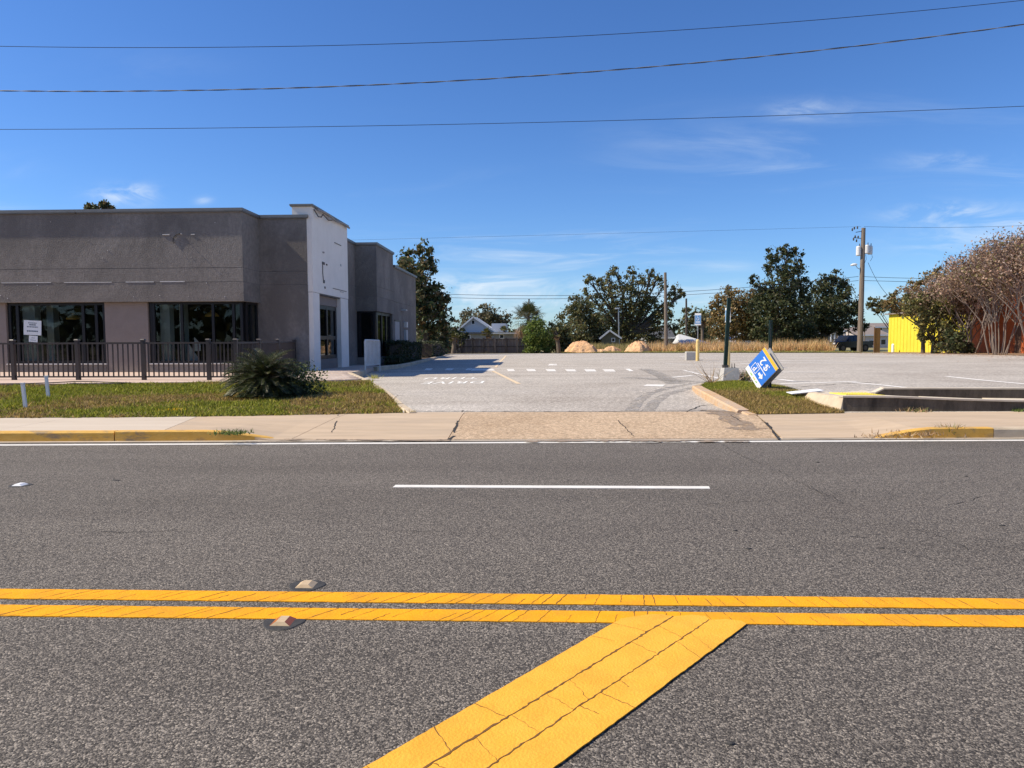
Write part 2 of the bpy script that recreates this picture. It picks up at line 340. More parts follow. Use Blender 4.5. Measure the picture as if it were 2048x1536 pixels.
# ------------------------------------------------------------------ object helpers
def link(o, parent=None):
    COL.objects.link(o)
    if parent is not None: o.parent = parent
    return o
def tag(o, label=None, cat=None, group=None, kind=None):
    if label: o["label"] = label
    if cat: o["category"] = cat
    if group: o["group"] = group
    if kind: o["kind"] = kind
    return o
def thing(name, loc, label, cat, group=None, rz=0.0):
    o = bpy.data.objects.new(name, None); o.empty_display_size = .2
    link(o); o.location = loc; o.rotation_euler = (0, 0, rz)
    return tag(o, label, cat, group)
def copy_tree(o, parent=None):
    c = o.copy(); COL.objects.link(c); c.parent = parent
    for ch in list(o.children): copy_tree(ch, c)
    return c
def wloc(p):
    v = Vector((0, 0, 0))
    while p is not None: v = v + p.location; p = p.parent
    return v
class MB:
    def __init__(s): s.v = []; s.f = []
    def add(s, vs_, fs): n = len(s.v); s.v += [tuple(x) for x in vs_]; s.f += [tuple(i + n for i in f) for f in fs]; return s
    def box(s, x0, x1, y0, y1, z0, z1):
        return s.add([(x0, y0, z0), (x1, y0, z0), (x1, y1, z0), (x0, y1, z0), (x0, y0, z1), (x1, y0, z1), (x1, y1, z1), (x0, y1, z1)],
                     [(0, 3, 2, 1), (4, 5, 6, 7), (0, 1, 5, 4), (1, 2, 6, 5), (2, 3, 7, 6), (3, 0, 4, 7)])
    def bev(s, x0, x1, y0, y1, z0, z1, b):
        """box with its upper edges chamfered"""
        o = [(x0, y0), (x1, y0), (x1, y1), (x0, y1)]; i = [(x0 + b, y0 + b), (x1 - b, y0 + b), (x1 - b, y1 - b), (x0 + b, y1 - b)]
        v = [(*p, z0) for p in o] + [(*p, z1 - b) for p in o] + [(*p, z1) for p in i]
        f = [(0, 3, 2, 1), (8, 9, 10, 11)]
        for a in range(4):
            c = (a + 1) % 4; f += [(a, c, c + 4, a + 4), (a + 4, c + 4, c + 8, a + 8)]
        return s.add(v, f)
    def prism(s, poly, z0, z1):
        n = len(poly); zs0 = z0 if isinstance(z0, (list, tuple)) else [z0] * n; zs1 = z1 if isinstance(z1, (list, tuple)) else [z1] * n
        v = [(p[0], p[1], zs0[i]) for i, p in enumerate(poly)] + [(p[0], p[1], zs1[i]) for i, p in enumerate(poly)]
        f = [tuple(range(n))[::-1], tuple(range(n, 2 * n))] + [(i, (i + 1) % n, (i + 1) % n + n, i + n) for i in range(n)]
        return s.add(v, f)
    def beam(s, a, b, w, h=None, up=(0, 0, 1)):
        h = h or w; a, b = Vector(a), Vector(b); d = (b - a).normalized(); u = Vector(up)
        if abs(d.dot(u)) > .95: u = Vector((1, 0, 0))
        sx = d.cross(u).normalized(); sz = sx.cross(d)
        c = [sx * (i * w / 2) + sz * (j * h / 2) for i, j in ((-1, -1), (1, -1), (1, 1), (-1, 1))]
        return s.add([a + q for q in c] + [b + q for q in c], [(0, 3, 2, 1), (4, 5, 6, 7), (0, 1, 5, 4), (1, 2, 6, 5), (2, 3, 7, 6), (3, 0, 4, 7)])
    def tube(s, pts, rad, n=8, cap=True):
        pts = [Vector(p) for p in pts]; m = len(pts); rad = rad if isinstance(rad, (list, tuple)) else [rad] * m
        ref = None; vs_ = []
        for i, p in enumerate(pts):
            d = (pts[min(i + 1, m - 1)] - pts[max(i - 1, 0)]).normalized()
            if ref is None:
                ref = Vector((1, 0, 0)) if abs(d.x) < .9 else Vector((0, 1, 0))
            a = d.cross(ref).normalized(); b = d.cross(a).normalized(); ref = -b if False else a.cross(d)
            for k in range(n):
                t = 2 * math.pi * k / n; vs_.append(p + (a * math.cos(t) + b * math.sin(t)) * rad[i])
        f = []
        for i in range(m - 1):
            for k in range(n):
                k2 = (k + 1) % n; f.append((i * n + k, i * n + k2, (i + 1) * n + k2, (i + 1) * n + k))
        if cap: f += [tuple(range(n))[::-1], tuple(range((m - 1) * n, m * n))]
        return s.add(vs_, f)
    def lathe(s, c, prof, n=16):
        """profile of (radius, height) about a vertical axis"""
        vs_ = [(c[0] + r * math.cos(2 * math.pi * k / n), c[1] + r * math.sin(2 * math.pi * k / n), c[2] + h) for r, h in prof for k in range(n)]
        f = []; m = len(prof)
        for i in range(m - 1):
            for k in range(n):
                k2 = (k + 1) % n; f.append((i * n + k, i * n + k2, (i + 1) * n + k2, (i + 1) * n + k))
        f += [tuple(range(n))[::-1], tuple(range((m - 1) * n, m * n))]
        return s.add(vs_, f)
    def quad(s, a, b, c, d): return s.add([a, b, c, d], [(0, 1, 2, 3)])
    def build(s, name, material, parent=None, label=None, cat=None, group=None, kind=None, local=False, smooth=False):
        me = bpy.data.meshes.new(name)
        V = np.array([tuple(p) for p in s.v], dtype=float)
        off = np.zeros(3)
        o = bpy.data.objects.new(name, me)
        if not local:
            if parent is not None: off = np.array(wloc(parent))
            elif kind is None:
                off = np.array([(V[:, 0].min() + V[:, 0].max()) / 2, (V[:, 1].min() + V[:, 1].max()) / 2, V[:, 2].min()]); o.location = off
        me.from_pydata([tuple(p) for p in (V - off)], [], s.f); me.update()
        if smooth: me.polygons.foreach_set("use_smooth", [True] * len(me.polygons))
        if material: me.materials.append(MATS[material])
        link(o, parent); tag(o, label, cat, group, kind)
        return o
def np_mesh(name, V, nper, cols, material, parent=None, kind=None, label=None, cat=None, group=None):
    """many separate little faces of nper corners each"""
    me = bpy.data.meshes.new(name); n = len(V); nf = n // nper
    off = np.array(wloc(parent)) if parent is not None else np.zeros(3)
    me.vertices.add(n); me.vertices.foreach_set("co", (V - off).astype(np.float32).ravel())
    me.loops.add(n); me.loops.foreach_set("vertex_index", np.arange(n, dtype=np.int32))
    me.polygons.add(nf); me.polygons.foreach_set("loop_start", np.arange(0, n, nper, dtype=np.int32)); me.polygons.foreach_set("loop_total", np.full(nf, nper, dtype=np.int32))
    me.update(calc_edges=True)
    a = me.attributes.new("leaf_tone", 'FLOAT_COLOR', 'POINT')
    c4 = np.ones((n, 4), dtype=np.float32); c4[:, :3] = np.repeat(cols, nper, axis=0); a.data.foreach_set("color", c4.ravel())
    me.materials.append(MATS[material]); o = bpy.data.objects.new(name, me); link(o, parent); tag(o, label, cat, group, kind)
    return o
def grid_sheet(name, material, xs, ys, zf, parent=None, kind="structure", mask=None):
    xs, ys = np.array(xs), np.array(ys); X, Y = np.meshgrid(xs, ys); Z = zf(X, Y)
    v = np.stack([X, Y, Z], -1).reshape(-1, 3); nx = len(xs); f = []
    for j in range(len(ys) - 1):
        for i in range(nx - 1):
            if mask is None or mask((xs[i] + xs[i + 1]) / 2, (ys[j] + ys[j + 1]) / 2):
                f.append((j * nx + i, j * nx + i + 1, (j + 1) * nx + i + 1, (j + 1) * nx + i))
    m = MB(); m.v = [tuple(p) for p in v]; m.f = f
    return m.build(name, material, parent, kind=kind)
def strip_sheet(name, material, front, back, zf, nv=8, parent=None, kind=None, thick=None):
    """surface between two polylines with the same number of points"""
    n = len(front); v = []; f = []
    for i in range(n):
        for j in range(nv + 1):
            t = j / nv; x = front[i][0] * (1 - t) + back[i][0] * t; y = front[i][1] * (1 - t) + back[i][1] * t
            v.append((x, y, float(zf(x, y))))
    for i in range(n - 1):
        for j in range(nv):
            a = i * (nv + 1) + j; f.append((a, a + nv + 1, a + nv + 2, a + 1))
    m = MB().add(v, f)
    if thick:
        k = len(m.v); m.add([(p[0], p[1], p[2] - thick) for p in v], [])
        rim = [i * (nv + 1) for i in range(n)] + [(n - 1) * (nv + 1) + j for j in range(1, nv + 1)] + [i * (nv + 1) + nv for i in range(n - 2, -1, -1)] + [j for j in range(nv - 1, 0, -1)]
        for a, b in zip(rim, rim[1:] + rim[:1]): m.f.append((a, a + k, b + k, b))
    return m.build(name, material, parent, kind=kind)
def resample(pts, step):
    pts = [Vector(p) for p in pts]; out = [pts[0]]
    for a, b in zip(pts, pts[1:]):
        n = max(1, int((b - a).length / step))
        for i in range(1, n + 1): out.append(a.lerp(b, i / n))
    return out
def ribbon(path, w, z=None, jit=0.0, rng=random):
    """flat ribbon following a path on a surface"""
    m = MB(); p = [Vector(q) for q in path]; L, Rr = [], []
    for i, q in enumerate(p):
        d = p[min(i + 1, len(p) - 1)] - p[max(i - 1, 0)]; d.z = 0; d.normalize(); s = Vector((-d.y, d.x, 0)); k = w / 2 * (1 + jit * rng.uniform(-1, 1))
        L.append(q + s * k); Rr.append(q - s * k)
    for i in range(len(p) - 1): m.quad(L[i], Rr[i], Rr[i + 1], L[i + 1])
    return m
def extrude_curb(path, w, h0, base_drop=.15, b=.025):
    """curb: chamfered section swept along a path of (x, y, z_top)"""
    p = [Vector(q) for q in path]; sec = []; m = MB()
    for i, q in enumerate(p):
        d = p[min(i + 1, len(p) - 1)] - p[max(i - 1, 0)]; d.z = 0; d.normalize(); s = Vector((-d.y, d.x, 0))
        z = q.z; sec.append([q + s * (w / 2) + Vector((0, 0, -base_drop)), q + s * (w / 2) + Vector((0, 0, -b)), q + s * (w / 2 - b), q - s * (w / 2 - b), q - s * (w / 2) + Vector((0, 0, -b)), q - s * (w / 2) + Vector((0, 0, -base_drop))])
    for q in sec: m.v += [tuple(x) for x in q]
    for i in range(len(p) - 1):
        for k in range(5): a = i * 6 + k; m.f.append((a, a + 1, a + 7, a + 6))
    m.f.append((0, 1, 2, 3, 4, 5)); e = (len(p) - 1) * 6; m.f.append((e + 5, e + 4, e + 3, e + 2, e + 1, e))
    return m
FONT_CACHE = {}
def text_mesh(txt, size, spacing=1.0, ex=0.0):
    cu = bpy.data.curves.new("lettering", 'FONT'); cu.body = txt; cu.size = size; cu.align_x = 'CENTER'; cu.align_y = 'CENTER'; cu.space_character = spacing; cu.extrude = ex; cu.offset = size * 0.012
    o = bpy.data.objects.new("lettering_source", cu); COL.objects.link(o)
    dg = bpy.context.evaluated_depsgraph_get(); me = bpy.data.meshes.new_from_object(o.evaluated_get(dg)); bpy.data.objects.remove(o)
    return me

# ================================================================== SETTING
# --- ground sheet to the horizon
def ground_z(x, y): return np.where(y < 12.4, -.06, lot_z(x, y) - .06)
gx = [-1500, -400, -150] + list(np.arange(-60, 71, 5)) + [150, 400, 1500]
gy = [-1500, -300, -60, 0, 12.3] + list(np.arange(12.5, 101, 2.5)) + [130, 200, 400, 1500]
grid_sheet("ground", "field", gx, gy, ground_z)

# --- road
def road_edge(x): return 9.93 + (x + .4) * .0375
def sw_front(x): return road_edge(x) + .10
SWB = [(-45, 11.35), (-9.1, 11.59), (-6.9, 11.68), (-4.9, 11.92), (-2.46, 12.42), (-2.1, 12.55), (3.2, 12.64), (3.8, 12.22), (5.2, 12.45), (8.5, 12.62), (45, 13.2)]
def sw_back(x): return float(np.interp(x, [p[0] for p in SWB], [p[1] for p in SWB]))
mb = MB(); rx = np.linspace(-60, 60, 41)
mb.add([(x, -14, 0) for x in rx] + [(x, road_edge(x) if abs(x) < 13 else road_edge(13 if x > 0 else -13), 0) for x in rx], [(i, i + 1, i + 42, i + 41) for i in range(40)])
road = mb.build("road", "asphalt", kind="structure")
rnd = random.Random(5)
# edge line
e0 = [onz(px, py, .004) for px, py in ((-700, 892), (0, 890), (1024, 885.0), (2048, 880.3), (2800, 877))]
ribbon(resample(e0, .5), .125).build("edge_line", "thermo_white", road)
# lane dashes
for k, x0 in enumerate((-1.42, -13.6, 10.8)):
    MB().prism([(x0, 6.745), (x0 + 3.04, 6.735), (x0 + 3.055, 6.845), (x0 + .01, 6.855)], 0, .004).build("lane_dash", "thermo_white", road)
# double yellow line, thermoplastic cracked into slanting pieces
def thin_crack(p0, p1, z, w, amp, n=7):
    out = []
    for i in range(n + 1):
        q = Vector(p0).lerp(Vector(p1), i / n); j = amp if 0 < i < n else 0
        out.append(Vector((q.x + rnd.uniform(-j, j), q.y + rnd.uniform(-j, j), z)))
    return ribbon(out, w, jit=.6, rng=rnd)
def ragged(y, x0, x1, step, amp): return [(x, y + rnd.uniform(-amp, amp)) for x in np.arange(x0, x1 + step / 2, step)]
def yellow_line(y0, y1, name):
    m = MB()
    lo, hi = ragged(y0, -6, 6, .05, .0022), ragged(y1, -6, 6, .05, .0022)
    for i in range(len(lo) - 1): m.prism([lo[i], lo[i + 1], hi[i + 1], hi[i]], 0, .005)
    m.box(-40, -6, y0, y1, 0, .005); m.box(6, 40, y0, y1, 0, .005)
    o = m.build(name, "thermo_yellow", road)
    x = -4.5; cm = MB()
    while x < 4.5:
        s0 = .13 if x < -.6 else max(-.03, .13 - .10 * (x + .6))
        full = rnd.random() < .6; ya = y0 if full or rnd.random() < .5 else y0 + (y1 - y0) * rnd.uniform(.2, .6); yb = y1 if full or ya > y0 else y0 + (y1 - y0) * rnd.uniform(.4, .8)
        k0, k1 = (ya - y0) / (y1 - y0), (yb - y0) / (y1 - y0)
        c_ = thin_crack((x + s0 * k0, ya, 0), (x + s0 * k1, yb, 0), .0062, rnd.choice((.002, .0028, .004)), .004); cm.add(c_.v, c_.f)
        x += rnd.uniform(.05, .17)
    tag(cm.build("line_cracks", "thermo_crack", o), kind="stuff")
yellow_line(3.735, 3.885, "centre_line"); yellow_line(3.495, 3.645, "centre_line")
# broad diagonal band of three stripes, with lengthwise and cross cracks
dg_l = [onz(*p) for p in ((1243, 1240), (735, 1536))]; g1 = [onz(*p) for p in ((1346, 1236), (857, 1536))]; g2 = [onz(*p) for p in ((1419, 1243), (982, 1536))]; dg_r = [onz(*p) for p in ((1494, 1251), (1113, 1536))]
for k, (A, B) in enumerate(((dg_l, g1), (g1, g2), (g2, dg_r))):
    m = MB(); a0, a1, b0, b1 = A[0], A[1], B[0], B[1]; side = (b0 - a0).normalized(); gap = (.0035, .003, 0)[k]; ext = 2.6
    def ed(P0, P1, t_, inset, amp): q = P0 + (P1 - P0) * t_ + side * (inset + rnd.uniform(-amp, amp)); return (q.x, q.y)
    ts = list(np.arange(0, ext, .02)); L_ = [ed(a0, a1, t_, gap * .5 if k else 0, .0022) for t_ in ts]; R__ = [ed(b0, b1, t_, -gap * .5, .0022) for t_ in ts]
    for i in range(len(ts) - 1): m.prism([L_[i], R__[i], R__[i + 1], L_[i + 1]], .0052, .0095)
    e_ = [Vector((*L_[0], 0)), Vector((*R__[0], 0))]; tipc = (e_[0] + e_[1]) / 2 - (a1 - a0).normalized() * (.05 if k < 2 else .035)
    m.prism([L_[0], (tipc.x - side.x * .02, tipc.y - side.y * .02), (tipc.x + side.x * .05, tipc.y + side.y * .05), R__[0]], .0052, .0095)
    o = m.build("diagonal_stripe", "thermo_yellow_pale", road)
    t = .05 + .04 * k; cm = MB()
    while t < ext:
        if rnd.random() < .85:
            part = rnd.random() < .25; f1 = rnd.uniform(.35, .8) if part else 1.0
            p0 = a0 + (a1 - a0) * t; p1 = b0 + (b1 - b0) * (t + .10 + rnd.uniform(-.03, .03)); c_ = thin_crack(p0, p0.lerp(p1, f1), .0105, rnd.choice((.0015, .002, .003)), .005, 9); cm.add(c_.v, c_.f)
        t += rnd.uniform(.07, .2)
    for j, P in enumerate((A, B)):
        if (j == 0 and k == 0) or (j == 1 and k == 2) or j == 0: continue
        pts = [P[0] + (P[1] - P[0]) * t_ + side * rnd.uniform(-.005, .005) for t_ in np.arange(0, ext, .012)]
        c_ = ribbon([Vector((q.x, q.y, .0108)) for q in pts], .0075 if k == 0 else .005, jit=.7, rng=rnd); cm.add(c_.v, c_.f)
    tag(cm.build("stripe_cracks", "thermo_crack", o), kind="stuff")
# cracks and flecks on the road
def crack(pts, w, name="crack", surf=None, parent=None, mtl="crack", jit=.7, amp=.02):
    p = resample([surf(*q) if surf else onz(*q, .003) for q in pts], .06 if surf is None else .1)
    p = [q + Vector((rnd.uniform(-amp, amp), rnd.uniform(-amp, amp), .003 if surf else 0)) for q in p]
    return ribbon(p, w, jit=jit, rng=rnd).build(name, mtl, parent)
for pts in ([(1440, 886), (1470, 905), (1500, 918), (1525, 928)], [(1555, 940), (1600, 965), (1640, 985), (1668, 1000)], [(1620, 972), (1660, 992), (1690, 1008)],
            [(1880, 1012), (1930, 1004), (1968, 993)], [(1400, 1009), (1460, 1005), (1520, 1001)], [(1630, 1034), (1690, 1037)], [(1830, 1058), (1890, 1075), (1940, 1101)], [(1705, 1072), (1740, 1076)],
            [(205, 1063), (260, 1064), (350, 1061)], [(520, 1068), (545, 1069)], [(780, 1061), (850, 1063)], [(1395, 938), (1440, 933)]):
    crack(pts, .005, parent=road)
for px, py, w in ((1497, 1098, .05), (1470, 1062, .035), (1932, 953, .04), (2005, 1052, .05), (1462, 1489, .035), (232, 961, .09), (1635, 925, .05), (1765, 1097, .03)):
    p = onz(px, py, 0); m = MB(); n = 9; m.lathe((0, 0, 0), [(w / 2, 0), (w / 2.4, .006), (w / 6, .009)], n)
    m.v = [(p.x + v[0] * (1 + .3 * math.sin(5 * v[1] / w)), p.y + v[1] * .45, p.z + v[2]) for v in m.v]
    m.build("tar_blob", "bitumen", road)

# raised pavement markers in bitumen patches
def pavement_marker(px, py, label, tone, mtl="marker_cream"):
    p = onz(px, py, 0); t = thing("road_marker", p, label, "road marker", "reflective markers on the road")
    m = MB(); n = 18
    m.lathe((0, 0, 0), [(.105, .0005), (.10, .004), (.05, .0055)], n); m.v = [(v[0] * (1 + .12 * math.sin(3 * math.atan2(v[1], v[0]))), v[1] * .95, v[2]) for v in m.v]
    m.build("bitumen_patch", "bitumen", t, local=True)
    w, d, h = .052, .05, .022
    m = MB().add([(-w, -d, .004), (w, -d, .004), (w, d, .004), (-w, d, .004), (-.022, -d + .012, h), (.022, -d + .012, h), (.022, d - .012, h), (-.022, d - .012, h)],
                 [(4, 5, 6, 7), (0, 1, 5, 4), (2, 3, 7, 6), (3, 2, 1, 0)]); body = m.build("marker_body", mtl, t, local=True)
    for s in (-1, 1):
        MB().quad((s * w, -d, .0045), (s * w, d, .0045), (s * .0222, d - .012, h), (s * .0222, -d + .012, h)).build("reflector", tone, t, local=True)
    return t
pavement_marker(613, 1172, "cream reflective marker just beyond the far yellow centre line", "marker_cream")
pavement_marker(566, 1246, "cream and rust reflective marker at near edge of double yellow line", "marker_amber")
pavement_marker(40, 971, "small white reflective marker in the far lane at left", "white_plastic", "white_plastic")

# --- gutter, kerbs, sidewalk
def t_drop(x):      # 1 where the sidewalk drops to the road for the driveway
    return float(sstep(-4.75, -3.75, np.array(x)) * (1 - sstep(4.75, 5.6, np.array(x))))
def sw_z(x, y):
    f, b = sw_front(x), sw_back(x); v = max(0.0, min(1.0, (y - f) / (b - f)))
    ramp = .012 + .128 * min(1, v * 1.25) ** 1.0
    t = t_drop(x); return .14 * (1 - t) + ramp * t
xs_all = np.linspace(-45, 45, 181)
strip_sheet("gutter", "gutter", [(x, road_edge(x) - .02) for x in xs_all], [(x, sw_front(x) + .12) for x in xs_all], lambda x, y: .006, nv=2, kind="structure")
base_sw = strip_sheet("sidewalk", "joint_dirt", [(x, sw_front(x) + .10) for x in xs_all], [(x, sw_back(x) + .02) for x in xs_all], lambda x, y: sw_z(x, y) - .02, nv=6, kind="structure")
def slab(xf0, xf1, xb0, xb1, mtl, gap=.008, nx=None, dz=0.0):
    nx = nx or max(3, int(abs(xf1 - xf0) / .3)); fr, bk = [], []
    for i in range(nx + 1):
        t = i / nx; xf = xf0 + gap + (xf1 - xf0 - 2 * gap) * t; xb = xb0 + gap + (xb1 - xb0 - 2 * gap) * t
        off = .07 if t_drop(xf) > .5 else .155
        fr.append((xf, sw_front(xf) + (.155 if t_drop(xf) < .02 else .155 - .15 * t_drop(xf)))); bk.append((xb, sw_back(xb)))
    return strip_sheet("slab", mtl, fr, bk, lambda x, y: sw_z(x, y) + dz, nv=8, parent=base_sw, thick=.03)
xL0, xL1 = onz(292, 869, .14).x, onz(382, 836, .14).x
xs_l = [-45, -30, -22, -17.5, -13.0, -10.2, -7.9]
for a, b in zip(xs_l, xs_l[1:]): slab(a, b, a, b, "new_concrete", .004)
slab(-7.9, xL0, -7.9, xL1, "new_concrete", .004)
xA, xAb = onz(902, 866, .05).x, onz(928, 826, .14).x
xM0, xM1 = -3.55, -3.35
slab(xL0, xM0, xL1, xM1, "apron_plain", .007); slab(xM0, xA, xM1, xAb, "apron_plain", .004)
xB, xBb = onz(1562, 874, .02).x, onz(1512, 828, .14).x
slab(xA, xB - .02, xAb, xBb - .02, "apron_exposed", .008)
slab(xB, 5.75, xBb, 5.75, "apron_plain", .007); slab(5.75, 9.5, 5.75, 9.5, "apron_plain", .005, dz=.001)
for a, b in ((9.5, 14), (14, 20), (20, 30), (30, 45)): slab(a, b, a, b, "apron_plain", .004)
sw_surf = lambda px, py: (lambda p: Vector((p.x, p.y, sw_z(p.x, p.y) + .002)))(onz(px, py, .07))
for pts, w in (([(926, 829), (915, 848), (908, 862)], .03), ([(677, 838), (672, 850), (664, 862)], .014), ([(1512, 830), (1535, 850), (1560, 872)], .035), ([(1235, 845), (1268, 866)], .012), ([(1460, 838), (1480, 846)], .015), ([(908, 866), (895, 872)], .03), ([(545, 876), (600, 873)], .012), ([(770, 876), (800, 875)], .012), ([(865, 874), (885, 872)], .02), ([(1290, 877), (1315, 876)], .035)):
    crack(pts, w, surf=sw_surf, parent=base_sw, amp=.015)
for pts, w in (([(1440, 832), (1475, 846), (1500, 858)], .55), ([(1400, 829), (1470, 832)], .25), ([(560, 871), (760, 872), (900, 873)], .16), ([(1050, 874), (1300, 873), (1500, 875)], .18)):
    ribbon([Vector((q.x, q.y, sw_z(q.x, q.y) + .004)) for q in resample([sw_surf(*p) for p in pts], .15)], w, jit=.5, rng=rnd).build("stain", "apron_stain", base_sw)
# painted kerbs: left one runs out into the driveway, right one starts there
def kerb_path(x0, x1, taper0=None, taper1=None, step=.2):
    out = []; n = max(2, int((x1 - x0) / step))
    for i in range(n + 1):
        x = x0 + (x1 - x0) * i / n; h = .145
        if taper1 and x > taper1: h = .145 - .135 * ((x - taper1) / (x1 - taper1)) ** 1.3
        if taper0 and x < taper0: h = .145 - .135 * ((taper0 - x) / (taper0 - x0)) ** 1.3
        dy = 0
        if taper1 and x > taper1: dy = .10 * ((x - taper1) / (x1 - taper1)) ** 2
        out.append((x, sw_front(x) + .075 + dy, h))
    return out
kerb_l = tag(bpy.data.objects.new("kerb", None), kind="structure"); link(kerb_l)
for a, b in ((-45, -30), (-30, -15), (-15, -9.0), (-9.0, -6.05)): extrude_curb(kerb_path(a + .006, b - .006), .15, .14).build("kerb_stone", "curb_yellow", kerb_l)
extrude_curb(kerb_path(-6.04, -3.75, taper1=-4.7), .15, .14, b=.012).build("kerb_stone", "curb_yellow", kerb_l)
kerb_r = tag(bpy.data.objects.new("kerb", None), kind="structure"); link(kerb_r)
extrude_curb(kerb_path(4.75, 6.45, taper0=5.6), .15, .14, b=.012).build("kerb_stone", "curb_yellow", kerb_r)
for a, b in ((6.455, 9.5), (9.5, 20), (20, 45)): extrude_curb(kerb_path(a + .004, b), .15, .14).build("kerb_stone", "curb_concrete", kerb_r)

# --- parking lot
lotx = list(np.arange(-8.5, 33.1, .75)); loty = [12.45, 12.8, 13.2] + list(np.arange(13.75, 72.1, .75))
FAR = [(-9, 67.5), (-4, 70), (3, 72), (11, 71.5), (20, 68), (26, 66), (29.5, 65)]
def far_edge(x): return float(np.interp(x, [p[0] for p in FAR], [p[1] for p in FAR]))
RE = [(30, 29.5), (43, 29.0), (55, 30.3), (66, 31.0)]
def right_edge(y): return float(np.interp(y, [p[0] for p in RE], [p[1] for p in RE]))
lot = grid_sheet("parking_lot", "lot_asphalt", lotx, loty, lot_z, mask=lambda x, y: y < far_edge(x) and x < right_edge(y) and not (x < -2.6 and y < 13.2))
def lotp(px, py, dz=.006):
    p = onlot(px, py); return Vector((p.x, p.y, p.z + dz))
def lot_quad(pts, mtl="worn_white", name="paint_mark", dz=.006): 
    return MB().quad(*[lotp(*q, dz) for q in pts]).build(name, mtl, lot)
def lot_line(pts, w, mtl="worn_white", name="paint_line", dz=.006):
    p = resample([lotp(*q, dz) for q in pts], .6); p = [Vector((q.x, q.y, float(lot_z(q.x, q.y)) + dz)) for q in p]
    return ribbon(p, w).build(name, mtl, lot)
# dashed crossing bar, faint border lines
lot_quad([(941, 741.5), (990, 741.5), (985, 737.5), (946, 737.5)], "thermo_white")
for x0, x1 in ((1013, 1027), (1052, 1069), (1091, 1109), (1130, 1149), (1168, 1189), (1205, 1227)):
    k = (x0 - 960) / 250.0; lot_quad([(x0 + 2 * k + 3, 743 - .5 + k), (x1 + 2 * k + 3, 743 - .5 + k), (x1, 738 + k), (x0, 738 + k)], "thermo_white")
for x0, x1 in ((848, 862), (889, 904), (930, 941)): lot_quad([(x0, 740.6), (x1, 740.6), (x1 + 4, 736.8), (x0 + 5, 736.8)])
lot_quad([(1259, 742.5), (1268, 742.5), (1258, 737.5), (1249, 737.5)])
for y in (736.7, 741.5): lot_line([(760, y), (1000, y + .4), (1240, y + 2.2), (1370, y + 3)], .05)
lot_line([(986, 742), (1012, 755), (1038, 768)], .13, "worn_yellow"); lot_line([(1012, 711.5), (1002, 722), (991, 735)], .12, "worn_yellow")
lot_quad([(1286, 772.5), (1325, 773.5), (1331, 769.6), (1294, 769)], "thermo_white")
lot_quad([(1096, 731), (1114, 731), (1113, 728), (1099, 728)])
lot_line([(1368, 741), (1406, 750), (1440, 757)], .13)
for pts, w in (([(1395, 716), (1520, 716), (1640, 716)], .14), ([(1405, 722), (1500, 724), (1580, 721.5), (1665, 721)], .14), ([(1480, 728), (1580, 725), (1700, 725), (1811, 726.5)], .14), ([(1405, 734), (1520, 735)], .13), ([(1480, 744), (1660, 745)], .13), ([(1678, 710), (1712, 710.4)], .25), ([(1751, 710.8), (1786, 711.3)], .25),
               ([(1703, 765), (1770, 771), (1852, 780)], .12), ([(1560, 768), (1640, 765.5), (1715, 763)], .11), ([(1893, 753), (1960, 760), (2048, 768), (2150, 776)], .12), ([(1300, 712), (1360, 713), (1400, 716)], .14), ([(1330, 727), (1380, 729)], .13), ([(1480, 751), (1560, 759), (1590, 763)], .12), ([(1205, 716), (1260, 717)], .14), ([(1420, 757), (1445, 757)], .11), ([(1345, 755), (1385, 751)], .11)):
    lot_line(pts, w * 1.35, "worn_line")
# worn lettering read from the far side
def lot_text(txt, px, py, size, sy):
    c = lotp(px, py); me = text_mesh(txt, size, 1.15)
    for v in me.vertices:
        x, y = -v.co.x, -v.co.y * sy; v.co = (x, y, float(lot_z(c.x + x, c.y + y)) + .006 - c.z)
    me.materials.append(MATS["worn_text"]); o = bpy.data.objects.new("painted_lettering", me); link(o, lot); o.location = c
lot_text("DRIVE", 908, 765, .62, 2.3); lot_text("THRU", 903, 756.5, .62, 2.3)
# tyre marks curling into the drive and a few lot cracks
for pts, w in (([(1262, 822), (1275, 803), (1300, 786), (1340, 775), (1390, 766), (1440, 760)], .24), ([(1296, 822), (1308, 805), (1330, 790), (1370, 779), (1400, 773)], .24), ([(1290, 738), (1325, 752), (1352, 768)], .5), ([(1255, 755), (1320, 758), (1385, 764)], .8)):
    lot_line(pts, w, "skid_black", "tyre_mark", .004)
lot_surf = lambda px, py: lotp(px, py, .002)
for pts, w in (([(1450, 808), (1400, 812), (1372, 824)], .02), ([(760, 782), (800, 792), (870, 794)], .012), ([(1600, 774), (1680, 768), (1760, 764)], .03), ([(1000, 748), (1040, 752)], .012), ([(820, 822.5), (1000, 823.3), (1200, 823.3), (1450, 821.5)], .03)):
    crack(pts, w, surf=lot_surf, parent=lot, amp=.02)

# --- raised lawn and patio on the left
LAWN_R = [onz(*p) for p in ((806, 823, .15), (792, 808, .17), (770, 784, .22), (742, 766, .30))]
def lawn_front(x): return sw_back(x) + .015
def lawn_back(x): return float(np.interp(x, [-45, -13.5, -9, -5.66, -4.7], [16.6, 17.3, 18.1, 18.55, 18.9]))
def lawn_z(x, y):
    f, b = lawn_front(x), lawn_back(x); v = np.clip((y - f) / (b - f), 0, 1)
    return .145 + .185 * v + .02 * np.sin(x * 1.7 + y) * v * (1 - v)
xs_lawn = [-45, -30, -22, -18] + list(np.arange(-16, -4.7, .4))
fr = [(x, lawn_front(x)) for x in xs_lawn]; bk = [(x, lawn_back(x)) for x in xs_lawn]
for t in np.linspace(0, 1, 8):
    i = t * (len(LAWN_R) - 1); a = int(min(i, len(LAWN_R) - 2)); q = LAWN_R[a].lerp(LAWN_R[a + 1], i - a)
fx = np.linspace(-4.7, LAWN_R[0].x - .05, 8)
